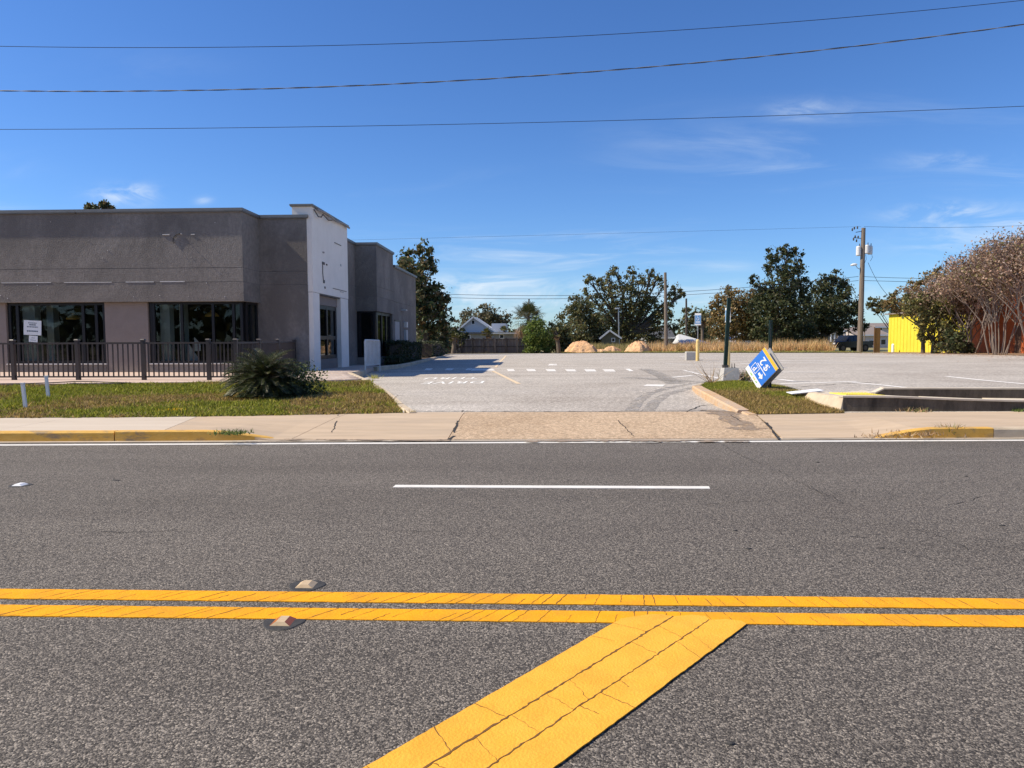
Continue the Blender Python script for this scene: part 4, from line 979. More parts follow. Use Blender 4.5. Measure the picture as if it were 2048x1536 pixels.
sub(MB().box(-bw, bw, -bh, -.29, .001, .004).build("amber_strip", "sign_amber", panel, local=True))
sub(MB().box(-.20, .16, -.012, .008, .0055, .008).build("rule_line", "sign_white", panel, local=True))
fr_ = MB(); a0, a1, b0, b1 = .015, .215, .035, .215
for x0, x1, y0, y1 in ((a0, a1, b0, b0 + .012), (a0, a1, b1 - .012, b1), (a0, a0 + .012, b0 + .012, b1 - .012), (a1 - .012, a1, b0 + .012, b1 - .012)): fr_.box(x0, x1, y0, y1, .0055, .008)
sub(fr_.build("letter_frame", "sign_white", panel, local=True))
sub(MB().prism([(-.20, .12), (-.115, .20), (-.115, .15), (-.03, .15), (-.03, .09), (-.115, .09), (-.115, .04)][::-1], .0055, .008).build("arrow", "sign_white", panel, local=True))
for txt, x, y, s in (("P", .115, .125, .17), ("$", -.075, -.15, .27), ("2", .09, -.15, .27)):
    me = text_mesh(txt, s, ex=.001); me.materials.append(MATS["sign_white"]); o = bpy.data.objects.new("lettering", me); link(o, panel); o.location = (x, y, .0072)
for k, (x, w_, mt) in enumerate(((-.16, .05, "logo_green"), (-.08, .09, "logo_amber"), (.05, .08, "logo_green"))): sub(MB().box(x, x + w_, .29, .325, .001, .003).build("logo_mark", mt, panel, local=True))
# loose white panel lying on the island kerb
t = thing("loose_panel", onz(1612, 786, .34), "bent white panel lying loose at the back of the grass island", "panel", rz=R_(10))
MB().add([(-.36, -.12, .0), (.30, -.14, .06), (.36, .2, .07), (-.30, .22, .01), (-.36, -.12, -.012), (.30, -.14, .045), (.36, .2, .055), (-.30, .22, -.002)], [(0, 1, 2, 3), (7, 6, 5, 4), (0, 4, 5, 1), (1, 5, 6, 2), (2, 6, 7, 3), (3, 7, 4, 0)]).build("sheet", "sign_white", t, local=True)
MB().box(-.02, .30, -.10, .16, -.06, .0).build("dark_underside", "hardware", t, local=True)  # dark block for the dark underside of the panel

# ================================================================== PLANTS
nrng = np.random.default_rng(11)
def unit(n): v = nrng.normal(size=(n, 3)); return v / np.linalg.norm(v, axis=1, keepdims=True)
def diamonds(P, size, aspect=.55, droop=None):
    n = len(P); a = unit(n)
    if droop is not None: a[:, 2] = a[:, 2] * .5 + droop; a /= np.linalg.norm(a, axis=1, keepdims=True)
    b = np.cross(a, unit(n)); b /= np.linalg.norm(b, axis=1, keepdims=True) + 1e-9
    s = (size * nrng.uniform(.45, 1.6, n))[:, None]
    V = np.stack([P - a * s * .5, P + b * s * aspect * .5, P + a * s * .5, P - b * s * aspect * .5], 1); return V.reshape(-1, 3)
def tones(n, pal, clump=None):
    pal = np.array(pal) * 2.1; idx = nrng.integers(0, len(pal), n); c = pal[idx] * nrng.uniform(.7, 1.35, (n, 1))
    if clump is not None: c = c * clump[:, None]
    return c
def leaf_cloud(lobes, per_m2, leaves, size, pal, name, parent, mtl="leaf", shell=.5, crad=(.32, .42), aspect=.55, squash=1.0):
    Ps, Ct = [], []
    for c, r in lobes:
        n = max(6, int(per_m2 * r * r)); d = unit(n); rad = r * nrng.uniform(shell ** 2, 1.05, n) ** .5
        cen = np.array(c) + d * rad[:, None] * np.array([1, 1, squash])
        for q in cen:
            k = int(leaves * nrng.uniform(.5, 1.4)); cr = np.clip(r * nrng.uniform(*crad), .25, 1.15)
            pts = q + unit(k) * (cr * nrng.uniform(.1, 1, k) ** .5)[:, None] * np.array([1, 1, .75]); Ps.append(pts); Ct.append(np.full(k, nrng.uniform(.7, 1.3)))
        k = int(n * leaves * .22); d = unit(k) * (r * nrng.normal(.95, .17, k))[:, None]; Ps.append(np.array(c) + d); Ct.append(nrng.uniform(.8, 1.3, k))
    P = np.concatenate(Ps); C = np.concatenate(Ct); return np_mesh(name, diamonds(P, size, aspect), 4, tones(len(P), pal, C), mtl, parent)
def bent(a, b, k, amp, rg):
    a, b = Vector(a), Vector(b); L = (b - a).length; o1 = Vector((rg.uniform(-1, 1), rg.uniform(-1, 1), rg.uniform(-.3, .6))) * amp * L; out = []
    for i in range(k + 1):
        t = i / k; out.append(a.lerp(b, t) + o1 * (4 * t * (1 - t)) * .5 + Vector((rg.uniform(-1, 1), rg.uniform(-1, 1), 0)) * amp * L * .06)
    return out
OLIVE = [(.055, .060, .022), (.075, .075, .028), (.040, .046, .018), (.095, .080, .032), (.065, .052, .024)]
DARK = [(.026, .034, .014), (.036, .044, .018), (.020, .026, .011), (.050, .054, .022), (.045, .038, .018)]
BROWN = [(.115, .078, .030), (.080, .070, .025), (.145, .095, .038), (.060, .055, .022), (.100, .066, .030)]
MAGN = [(.030, .040, .015), (.045, .055, .020), (.11, .075, .035), (.022, .030, .012), (.07, .06, .028)]
BRIGHT = [(.045, .066, .012), (.06, .084, .016), (.03, .048, .010), (.085, .10, .02)]
FAR_ = [(.060, .055, .032), (.075, .062, .036), (.048, .050, .028)]
def tree(name, base_px, Y, lobes, pal, label, leaf=.34, leaves=34, dens=3.4, trunk=.35, gz=None, group=None, bark="bark", fork=.42, spread=1.0, shell=.5, grow=1.18):
    rg = random.Random(int(base_px[0] * 7 + Y)); z = 0.0 if gz is None else gz
    b = aty(base_px[0], base_px[1], Y); b.z = float(lot_z(b.x, Y)) - .05 if gz is None else gz
    t = thing(name, b, label, "tree", group)
    L = []
    for (px, py, r) in lobes:
        rr_ = grow * r * Y / FPX; yy = Y + rg.uniform(-1, 1) * rr_ * .9 * spread; L.append((aty(px, py, yy), rr_))
    zc = sum(c.z for c, _ in L) / len(L); xc = sum(c.x for c, _ in L) / len(L)
    f = Vector((b.x * .6 + xc * .4, b.y, b.z + (zc - b.z) * fork)); m = MB()
    tp = bent(b - Vector((0, 0, .3)), f, 5, .06, rg); m.tube(tp, [trunk * (1.35 - .5 * i / 5) if i else trunk * 1.6 for i in range(6)], 9); m.build("trunk", "bark" if bark is None else bark, t)
    m = MB()
    for c, r_ in L:
        st = tp[-1] if rg.random() < .6 else tp[-2]; pts = bent(st, c, 5, .13, rg); r0 = trunk * rg.uniform(.28, .5); m.tube(pts, [r0 * (1 - .8 * i / 5) for i in range(6)], 5, cap=False)
        for _ in range(4):
            e = c + Vector((rg.uniform(-1, 1), rg.uniform(-1, 1), rg.uniform(-.6, 1))) * r_ * .8; m.tube(bent(pts[-2], e, 3, .15, rg), [r0 * .3, r0 * .22, r0 * .15, r0 * .07], 4, cap=False)
    m.build("limbs", bark, t)
    leaf_cloud([(tuple(c), r_) for c, r_ in L], dens * 2.2, int(leaves * 1.15), leaf * .82, pal, "crown", t, shell=.25, crad=(.24, .46))
    return t
TG = "broadleaf trees beyond the parking lot"
tree("magnolia_tree", (850, 706), 62, [(812, 515, 18), (845, 503, 20), (828, 540, 28), (858, 535, 20), (840, 585, 34), (876, 588, 22), (868, 630, 32), (835, 640, 34), (893, 645, 18), (868, 676, 28), (815, 560, 30), (845, 610, 30), (890, 605, 14), (880, 690, 20)], MAGN, "tall dark evergreen tree rising just behind the grey shop building", leaf=.40, leaves=34, dens=5, trunk=.3, grow=1.05)
tree("shrub_tree", (903, 706), 72, [(906, 666, 15), (890, 680, 16), (918, 682, 12), (902, 692, 14), (925, 668, 8)], DARK, "dark low tree at the left end of the wooden fence", leaf=.32, leaves=30, dens=8, trunk=.12)
tree("oak_tree", (975, 690), 120, [(945, 642, 20), (972, 633, 20), (1000, 640, 18), (925, 652, 12), (962, 655, 22), (988, 652, 18), (1012, 648, 9)], FAR_, "rounded brownish oak behind the pale gabled house", leaf=.5, leaves=34, dens=3, trunk=.4)
tree("shrub_tree", (1074, 709), 71, [(1072, 665, 20), (1064, 690, 17), (1086, 688, 17), (1076, 646, 11), (1070, 700, 12), (1084, 670, 14), (1058, 672, 10)], BRIGHT, "bright green bushy small tree in front of the fence end", leaf=.26, leaves=40, dens=12, trunk=.1)
tree("shrub_tree", (1112, 707), 76, [(1105, 670, 18), (1120, 685, 18), (1110, 655, 12), (1097, 690, 12), (1128, 668, 10), (1124, 698, 10)], DARK, "dark shrubby tree between the bright green bush and first dirt pile", leaf=.34, leaves=34, dens=8, trunk=.12)
tree("oak_tree", (1163, 704), 92, [(1160, 608, 18), (1140, 640, 22), (1175, 630, 24), (1150, 668, 26), (1128, 662, 14), (1182, 668, 26), (1125, 690, 12), (1165, 690, 20), (1150, 622, 16), (1195, 650, 20), (1190, 690, 16)], OLIVE, "low spreading olive green oak behind the leftmost dirt pile", leaf=.36, leaves=36, dens=4.2, trunk=.3)
tree("live_oak", (1248, 700), 100, [(1230, 541, 12), (1218, 552, 10), (1265, 545, 13), (1302, 545, 9), (1316, 556, 9), (1178, 562, 13), (1200, 565, 12), (1215, 580, 20), (1250, 572, 22), (1285, 572, 22), (1325, 570, 12), (1352, 580, 12), (1188, 598, 16), (1225, 608, 26), (1265, 612, 28), (1305, 608, 22), (1340, 600, 14), (1204, 640, 24), (1240, 645, 30), (1285, 642, 28), (1320, 640, 22), (1345, 648, 14), (1222, 676, 18), (1270, 676, 24), (1310, 674, 18), (1335, 620, 14), (1170, 585, 8), (1362, 590, 8), (1240, 680, 22)], OLIVE, "huge spreading live oak with thick dark limbs in the centre distance", leaf=.36, leaves=34, dens=4.0, trunk=.75, fork=.3, grow=1.0)
tree("oak_tree", (1395, 700), 112, [(1385, 628, 14), (1402, 640, 18), (1375, 655, 14), (1405, 665, 18), (1418, 640, 14), (1390, 680, 14), (1362, 670, 10), (1370, 640, 9)], OLIVE, "small olive tree between the live oak and the brown tree", leaf=.4, leaves=32, dens=4, trunk=.2)
tree("oak_tree", (1436, 706), 88, [(1452, 588, 14), (1438, 612, 18), (1470, 600, 20), (1428, 640, 16), (1460, 640, 26), (1490, 630, 26), (1442, 664, 18), (1478, 662, 22), (1500, 600, 18), (1515, 640, 18), (1520, 605, 14), (1505, 665, 20)], BROWN, "brownish oak with a leaning trunk behind the yellow bollards", leaf=.34, leaves=38, dens=5, trunk=.24)
tree("oak_tree", (1548, 704), 84, [(1548, 512, 14), (1568, 506, 12), (1590, 512, 12), (1580, 538, 20), (1542, 535, 12), (1602, 540, 11), (1565, 572, 26), (1597, 578, 20), (1530, 580, 18), (1508, 562, 9), (1550, 618, 34), (1590, 622, 28), (1518, 620, 22), (1560, 662, 32), (1600, 660, 24), (1522, 660, 22), (1575, 688, 22), (1545, 690, 18), (1612, 600, 12), (1600, 690, 16), (1525, 692, 12)], DARK, "tallest dark oak right of centre with a narrow top", leaf=.34, leaves=40, dens=5.2, trunk=.4)
tree("oak_tree", (1640, 703), 89, [(1648, 562, 12), (1672, 556, 13), (1690, 572, 12), (1635, 580, 15), (1660, 590, 24), (1692, 602, 20), (1632, 620, 24), (1665, 628, 28), (1704, 632, 18), (1722, 652, 12), (1640, 655, 24), (1682, 655, 14), (1618, 680, 20), (1614, 640, 18), (1632, 688, 14), (1715, 618, 10)], DARK, "broad dark oak left of the utility pole above the parked pickup", leaf=.34, leaves=40, dens=5.2, trunk=.35)
tree("oak_tree", (1792, 704), 84, [(1748, 606, 10), (1772, 604, 14), (1795, 612, 14), (1760, 618, 11), (1785, 595, 9), (1806, 620, 14), (1740, 612, 6)], OLIVE, "small green oak peeping over the yellow wall right of the utility pole", leaf=.3, leaves=34, dens=7, trunk=.14)
tree("oak_tree", (195, 700), 48, [(178, 414, 6), (206, 411, 7), (216, 424, 11), (190, 424, 12), (200, 445, 18), (180, 445, 14)], MAGN, "treetop showing above the flat shop roof", leaf=.28, leaves=26, dens=12, trunk=.2)
tree("yaupon_tree", (1866, 709), 54.5, [(1850, 640, 16), (1875, 630, 20), (1830, 618, 16), (1860, 600, 18), (1890, 606, 20), (1884, 658, 18), (1842, 655, 9), (1902, 640, 18), (1880, 688, 15), (1910, 690, 18), (1820, 600, 12), (1905, 665, 16), (1846, 676, 7)], OLIVE + [(.12, .10, .03)], "dark leafy small tree casting shade on the yellow wall", leaf=.24, leaves=36, dens=11, trunk=.16)

tree("yaupon_tree", (1846, 708.5), 58, [(1795, 604, 14), (1815, 588, 17), (1838, 573, 18), (1858, 562, 17), (1882, 575, 18), (1812, 618, 14), (1845, 598, 19), (1872, 605, 18), (1775, 612, 9), (1902, 570, 17), (1885, 545, 12), (1830, 618, 14), (1900, 600, 16)], BROWN, "brownish green thin-leaved tree overhanging the yellow wall", leaf=.24, leaves=30, dens=8, trunk=.13)
# bare reddish crape myrtles: many stems fanning up into fine twigs
def crape(px, py, z, H, spread, seed, label, nst=8):
    rg = random.Random(seed); b = onz(px, py, z); t = thing("crape_myrtle", b, label, "tree", "bare reddish crape myrtles along the brick wall")
    m, tw, tips = MB(), MB(), []
    def grow(p, d, L, r, lev):
        pts = [p]; q = p.copy(); dd = d.copy()
        for _ in range(2):
            dd = (dd + Vector((rg.uniform(-.14, .14), rg.uniform(-.14, .14), .05))).normalized(); q = q + dd * (L / 2); pts.append(q.copy())
        (m if lev < 2 else tw).tube(pts, [max(r, .021), max(r * .85, .019), max(r * .68, .016)], 5 if lev < 2 else 3, cap=False)
        if lev >= 2:
            for _ in range(3): tips.append(tuple(pts[1].lerp(pts[2], rg.random())))
        if lev == 4: tips.append(tuple(q)); return
        for _ in range(3 if lev else 3):
            nd = (dd + Vector((rg.uniform(-.75, .75), rg.uniform(-.75, .75), rg.uniform(-.15, .25)))).normalized(); grow(q, nd, L * rg.uniform(.60, .82), r * .66, lev + 1)
    for k in range(nst):
        a = 2 * math.pi * k / nst + rg.uniform(-.3, .3); sp_ = spread * rg.uniform(.25, .8); d = Vector((math.cos(a) * sp_, math.sin(a) * sp_, 1)).normalized(); r_0 = rg.uniform(.15, .45); grow(b + Vector((math.cos(a) * r_0, math.sin(a) * r_0, -.1)), d, H * .30, .05, 0)
    m.build("trunks", "bark_pale", t); tw.build("twigs", "twig", t)
    P = np.array(tips); P = np.repeat(P, 3, 0) + nrng.normal(0, .24, (len(P) * 3, 3))
    np_mesh("crown", diamonds(P, .14, .5), 4, tones(len(P), [(.14, .088, .060), (.18, .118, .088), (.105, .064, .042), (.20, .15, .115), (.09, .078, .03)]), "dry_leaf", t)
crape(1996, 716, .15, 7.8, .38, 4, "bare reddish crape myrtle with pale trunks before the red wall, second from the right", 11)
crape(1942, 712, .12, 7.2, .42, 8, "bare reddish crape myrtle nearest the dark leafy tree, shading the red wall", 9)
crape(2070, 719, .15, 8.6, .40, 15, "bare reddish crape myrtle cut off by the right edge of the picture", 11)
crape(1918, 711, .12, 6.9, .5, 41, "bare pinkish crape myrtle third from the right, spreading toward the yellow wall", 9)
tree("yaupon_tree", (1908, 711.5), 51.5, [(1895, 692, 11), (1915, 688, 13), (1932, 694, 10), (1898, 668, 11), (1918, 668, 10), (1940, 700, 8)], DARK, "low black-green bush in shade between the yellow and red walls", leaf=.22, leaves=34, dens=14, trunk=.08)
crape(1898, 710, .1, 5.8, .55, 21, "bare brownish crape myrtle behind the dark leafy tree at the yellow wall", 7)

# cabbage palm with a skirt of dead fronds
def fan_palm(px, py, Y, cpx, cpy, rpx, label, n=44, dead=14, name="cabbage_palm"):
    b = aty(px, py, Y); b.z = -.02; c = aty(cpx, cpy, Y); R0 = rpx * Y / FPX; t = thing(name, b, label, "palm"); rg = random.Random(int(px))
    MB().tube([b, b.lerp(c, .5) + Vector((.05, 0, 0)), c], [.24, .2, .22], 10).build("trunk", "palm_trunk", t)
    V, Cc, st = [], [], MB()
    for k in range(n + dead):
        isd = k >= n; az = rg.uniform(0, 2 * math.pi); el = R_(rg.uniform(-75, -35)) if isd else R_(rg.uniform(-30, 85)); d = Vector((math.cos(az) * math.cos(el), math.sin(az) * math.cos(el), math.sin(el)))
        e = c + d * R0 * rg.uniform(.35, .55); st.tube([c, c.lerp(e, .5) + Vector((0, 0, .06)), e], .018, 4, cap=False); sd = d.cross(Vector((0, 0, 1)))
        if sd.length < .05: sd = Vector((1, 0, 0))
        sd.normalize(); nn_ = sd.cross(d).normalized()
        for j in range(15):
            a = R_(-105 + 210 * j / 14); w = d * math.cos(a) + sd * math.sin(a); L = R0 * rg.uniform(.42, .58) * (1 - .12 * abs(a)); tip = e + w * L + nn_ * .08 - Vector((0, 0, (.30 if not isd else .6) * L * L * .7)); mid = e + w * L * .55 + nn_ * .06; s2 = w.cross(nn_).normalized() * .045
            V += [e, mid - s2, tip, mid + s2]; base = rg.choice([(.27, .16, .08), (.20, .12, .06), (.34, .21, .11)]) if isd else rg.choice([(.11, .12, .04), (.15, .15, .055), (.08, .09, .03), (.24, .20, .08)]); Cc.append(base)
    st.build("stalks", "bark", t); np_mesh("fronds", np.array([tuple(v) for v in V]), 4, np.array(Cc), "frond", t)
fan_palm(1057, 708, 82, 1057, 641, 46, "tall cabbage palm with brown dead fronds above the wooden fence", 52, 18)
fan_palm(1018, 700, 88, 1008, 664, 15, "small palm crown in front of the white wall behind the fence", 16, 3)
fan_palm(980, 700, 84, 975, 668, 17, "small dark palm in front of the pale gabled house", 18, 3)
fan_palm(1118, 707, 74, 1112, 668, 16, "small palmetto beside the dark shrubby tree", 16, 3)
fan_palm(1404, 700, 105, 1404, 636, 20, "palm with dead fronds among the trees right of the live oak", 24, 10)
fan_palm(906, 700, 70, 908, 676, 15, "small dark palm behind the left end of the fence", 14, 2)

# sago palm on the lawn
sb = onz(530, 797, .2); sb.z = float(lawn_z(sb.x, sb.y)); sago = thing("sago_palm", sb, "large dark sago palm with arching feathery fronds on the lawn", "sago palm")
MB().lathe((0, 0, -.05), [(.13, 0), (.16, .1), (.15, .24), (.08, .32)], 12).build("trunk", "palm_trunk", sago, local=True)
V, Cc, st = [], [], MB(); rg = random.Random(9); top = Vector((0, 0, .34))
for k in range(150):
    az = k * 2.39996 + rg.uniform(-.15, .15); q = k / 149; el = R_(84 - 108 * q + rg.uniform(-7, 7)); L = rg.uniform(.80, 1.0); hd = Vector((math.cos(az), math.sin(az), 0)); pts = []; p = top.copy(); e = el; ns = 12
    for i in range(ns + 1):
        pts.append(p.copy()); p = p + (hd * math.cos(e) + up * math.sin(e)) * (L / ns); e -= R_(rg.uniform(3.6, 6.2) * (1.25 if q < .35 else 1.0 if q < .7 else .8))
        p.z = max(p.z, .05)
    st.tube(pts, [.011 * (1 - .7 * i / ns) for i in range(ns + 1)], 4, cap=False)
    sd = hd.cross(up)
    for i in range(2, 2 * ns):
        t_ = i / (2 * ns); a = int(t_ * ns); fr2 = t_ * ns - a; o = pts[a].lerp(pts[min(a + 1, ns)], fr2); dr = (pts[min(a + 1, ns)] - pts[a]).normalized(); nv = sd.cross(dr).normalized()
        if nv.z < 0: nv = -nv
        ll = .155 * math.sin(math.pi * min(.97, .12 + t_ * .86)) ** .6
        for s in (-1, 1):
            w = (sd * s * .80 + dr * .55 + nv * .38).normalized(); tip = o + w * ll; s2 = dr * .012
            V += [o - s2, o + s2, tip + s2 * .3, tip - s2 * .3]; Cc.append(rg.choice([(.045, .060, .020), (.065, .080, .026), (.030, .042, .014), (.14, .14, .06)]))  # leaflets brightened in colour to stand in for glossy highlights
st.build("frond_stems", "bark", sago, local=True); np_mesh("fronds", np.array([tuple(v + sb) for v in V]), 4, np.array(Cc), "frond", sago)
# round glossy shrub next to it
hb = onz(608, 792, .22); hb.z = float(lawn_z(hb.x, hb.y)); sh = thing("round_shrub", hb, "round dark glossy shrub growing beside the sago palm", "shrub")
MB().tube([(0, 0, -.05), (.02, 0, .3)], [.05, .03], 6).build("stem", "bark", sh, local=True)
leaf_cloud([((hb.x, hb.y, hb.z + .34), .40), ((hb.x - .22, hb.y + .05, hb.z + .33), .34), ((hb.x + .15, hb.y, hb.z + .26), .30), ((hb.x - .45, hb.y + .1, hb.z + .28), .32)], 180, 24, .055, [(.028, .040, .014), (.040, .055, .020), (.020, .028, .010), (.085, .095, .04)], "foliage", sh, crad=(.25, .4), shell=.6)
# clipped hedges along the shop wall
def hedge(x0, x1, y0, y1, z0, z1, label, n=2600):
    t = thing("clipped_hedge", ((x0 + x1) / 2, (y0 + y1) / 2, z0), label, "hedge", "dark clipped hedges by the shop wall"); P = nrng.uniform(0, 1, (n, 3)); ax = nrng.integers(0, 3, n); P[np.arange(n), ax] = np.where(nrng.random(n) < .5, nrng.uniform(0, .14, n), 1 - nrng.uniform(0, .14, n)); P = P * [x1 - x0, y1 - y0, z1 - z0] + [x0, y0, z0]; P += nrng.normal(0, .035, P.shape)
    MB().box(x0 + .14, x1 - .14, y0 + .14, y1 - .14, z0 + .1, z1 - .16).build("inner_twigs", "bark", t); np_mesh("foliage", diamonds(P, .10), 4, tones(n, [(.022, .028, .012), (.032, .038, .016), (.016, .020, .009)]), "leaf", t)
hedge(-7.5, -6.65, 34.6, 36.4, .25, 1.38, "dark clipped hedge under the side windows of the shop", 3000)
hedge(-7.45, -6.7, 36.6, 40.5, .25, 1.30, "dark clipped hedge below the grey side door", 3400)
hedge(-7.3, -6.55, 33.2, 34.4, .25, .62, "low dark shrub at the front corner of the planting bed", 1500)
hedge(-8.1, -7.0, 47, 52, .2, 1.35, "dark hedge beyond the rear corner of the shop", 3000)
hedge(-9.5, -7.6, 53, 58, .15, 1.0, "low dark hedge near the left end of the fence", 2000)

# --- grass
def blades(P, h, w, cols, lean=.5):
    n = len(P); az = nrng.uniform(0, 2 * np.pi, n); hh = np.asarray(h) * nrng.uniform(.5, 1.35, n); ln = nrng.normal(0, lean, (n, 2)) * hh[:, None]
    s = np.stack([np.cos(az), np.sin(az), np.zeros(n)], 1) * (w / 2) * nrng.uniform(.7, 1.3, n)[:, None]; tip = P + np.column_stack([ln, hh]); return np.stack([P - s, P + s, tip], 1).reshape(-1, 3)
def vnoise(x, y, s, seed):
    r = np.random.default_rng(seed); g_ = r.random((64, 64)); u, v = (x * s) % 63, (y * s) % 63; i, j = u.astype(int), v.astype(int); a, b = u - i, v - j; a, b = a * a * (3 - 2 * a), b * b * (3 - 2 * b)
    return (g_[i, j] * (1 - a) + g_[i + 1, j] * a) * (1 - b) + (g_[i, j + 1] * (1 - a) + g_[i + 1, j + 1] * a) * b
def grass_tone(x, y, dry_bias):
    k = .55 * vnoise(x + 40, y, .55, 3) + .3 * vnoise(x + 40, y, 1.7, 4) + .15 * vnoise(x + 40, y, 5, 5) + dry_bias; k = np.clip((k - .40) / .24, 0, 1)[:, None]; n = len(x)
    g_ = np.array([[.135, .150, .014], [.17, .18, .020], [.10, .115, .012], [.22, .20, .035]])[nrng.integers(0, 4, n)]; d = np.array([[.22, .15, .055], [.28, .195, .08], [.16, .11, .04], [.17, .14, .03]])[nrng.integers(0, 4, n)]
    sel = (nrng.random((n, 1)) < k); return np.where(sel, d, g_) * nrng.uniform(.65, 2.8, (n, 1))
N0 = 150000; X = nrng.uniform(-15.5, -2.2, N0); Yv = nrng.uniform(11.5, 19.2, N0)
LR = [(p.x, p.y) for p in LAWN_R]; lx = np.array([p[0] for p in LR])[::-1]; ly = np.array([p[1] for p in LR])[::-1]
fy = np.interp(X, [p[0] for p in SWB], [p[1] for p in SWB]) - .02 + .03 * np.sin(X * 9); by = np.interp(X, [-45, -13.5, -9, -5.66, -4.7], [16.6, 17.3, 18.1, 18.55, 18.9]); by = np.where(X > lx[0], np.minimum(by, np.interp(X, lx, ly) - .08), by)
ok = (Yv > fy) & (Yv < by); X, Yv = X[ok], Yv[ok]
Zv = np.array([float(lawn_z(a, b)) for a, b in zip(X, Yv)]); bias = .16 * np.exp(-((X + 8.3) ** 2 / 2.2 + (Yv - 13.8) ** 2 / 1.2)) + .2 * np.exp(-((X + 3.9) ** 2 / .5 + (Yv - 15) ** 2 / .5)) + .14 * np.exp(-((X + 4.2) ** 2 / .8 + (Yv - 12.6) ** 2 / .12)) - .12 * np.exp(-((X + 5.9) ** 2 / 1.5 + (Yv - 13.5) ** 2 / 1.0))
np_mesh("lawn_grass", blades(np.column_stack([X, Yv, Zv - .005]), .03 + .06 * vnoise(X + 40, Yv, 2.3, 6) ** 1.5 + .03 * (nrng.random(len(X)) < .06), .026, None), 3, grass_tone(X, Yv, bias), "grass_blade", None, kind="stuff", label="short patchy lawn grass in front of the shop patio", cat="grass")
N0 = 60000; X = nrng.uniform(3.4, 5.7, N0); Yv = nrng.uniform(12.1, 19.4, N0); ok = np.array([in_poly(a, b, ISP) for a, b in zip(X, Yv)]); X, Yv = X[ok], Yv[ok]; Zv = np.array([isl_z(a, b) for a, b in zip(X, Yv)])
np_mesh("island_grass", blades(np.column_stack([X, Yv, Zv - .005]), .05, .015, None), 3, grass_tone(X, Yv, .16 - .05 * (Yv - 13)), "grass_blade", None, kind="stuff", label="dry patchy grass covering the kerbed island", cat="grass")
# weeds: by the footing, on the kerb joints
def weed(px, py, z, h, n, label, pal, name="weed", spread=.12, w=.02):
    b = onz(px, py, z); t = thing(name, b, label, "weed", "weeds at the kerbs"); P = np.array(b) + np.column_stack([nrng.normal(0, spread, n), nrng.normal(0, spread * .7, n), np.zeros(n)])
    np_mesh("leaves", blades(P, h, w, None, .7), 3, tones(n, pal), "grass_blade", t)
GREENW = [(.06, .09, .02), (.09, .11, .03), (.05, .06, .02)]; DRYW = [(.20, .13, .07), (.12, .08, .045), (.28, .2, .11)]
weed(470, 867, .14, .06, 160, "tuft of green weeds where the left yellow kerb runs out", GREENW, spread=.13)
weed(1478, 762, .29, .28, 240, "leafy weed clump growing against the concrete footing", GREENW + DRYW, spread=.2, w=.03)
weed(1515, 757, .29, .28, 160, "dry weed clump between the footing and the crooked sign", GREENW + DRYW, spread=.16, w=.03)
weed(1423, 768, .29, .5, 26, "tall thin dry weed stem at the tip of the island", DRYW, spread=.04, w=.02)
weed(1830, 870, .05, .06, 140, "dry weeds at the start of the right yellow kerb", DRYW, spread=.22)
weed(1900, 866, .06, .12, 120, "dark dry weed sprouting from the right yellow kerb", DRYW + GREENW, spread=.07)
weed(1755, 874, .03, .04, 60, "small dry weeds left of the right kerb end", DRYW, spread=.15)
weed(750, 757, .2, .14, 70, "yellowish weed tuft by the drive kerb near the barrier", [(.2, .2, .06), (.26, .24, .09)], spread=.08)
weed(1832, 823, .14, .08, 90, "weeds at the foot of the dark ramp wall", DRYW + GREENW, spread=.14)
weed(2040, 823, .14, .07, 60, "small weeds at the foot of the ramp wall near the right edge", GREENW, spread=.08)

# dry tall weeds and low verge grass at the back of the lot
def far_weeds(name, label, x0, x1, d0, d1, n, h, pal, w=.07):
    X = nrng.uniform(x0, x1, n); Yv = np.interp(X, [p[0] for p in FAR], [p[1] for p in FAR]) + nrng.uniform(d0, d1, n); Z = lot_z(X, Yv); hm = .5 + 1.0 * vnoise(X + 20, Yv, .7, 9)
    V = blades(np.column_stack([X, Yv, Z]), 1.0, w, None, .3).reshape(-1, 3, 3); V[:, :, 2] = Z[:, None] + (V[:, :, 2] - Z[:, None]) * (h * hm)[:, None]; np_mesh(name, V.reshape(-1, 3), 3, tones(n, pal), "grass_blade", None, kind="stuff", label=label, cat="grass")
far_weeds("dry_weeds", "band of tall dry tan weeds behind the parking lot", 11.5, 27.5, 1.5, 9, 16000, .85, [(.36, .24, .12), (.28, .18, .09), (.42, .30, .16), (.20, .16, .06)])
far_weeds("verge_grass", "strip of short green grass along the back of the lot", 2.5, 29, .1, 1.4, 9000, .16, [(.13, .14, .04), (.17, .17, .05), (.22, .18, .08)])
far_weeds("mound_weeds", "olive weeds growing round the dirt piles", 5.5, 12, 4, 12, 5000, .7, [(.12, .12, .045), (.18, .15, .06), (.24, .18, .08)])
# fallen leaves on the lot below the myrtles and on lawn edge
nL = 2600; Yv = nrng.uniform(30, 62, nL); X = np.interp(Yv, [p[0] for p in RE], [p[1] for p in RE]) - np.abs(nrng.normal(0, 3.0, nL)); P = np.column_stack([X, Yv, lot_z(X, Yv) + .015]); V = diamonds(P, .13); V[:, 2] = np.repeat(P[:, 2], 4) + nrng.uniform(0, .015, 4 * nL)
np_mesh("fallen_leaves", V, 4, tones(nL, [(.20, .10, .05), (.28, .16, .08), (.13, .07, .04)]), "dry_leaf", None, kind="stuff", label="fallen brown leaves scattered along the right side of the lot", cat="leaves")

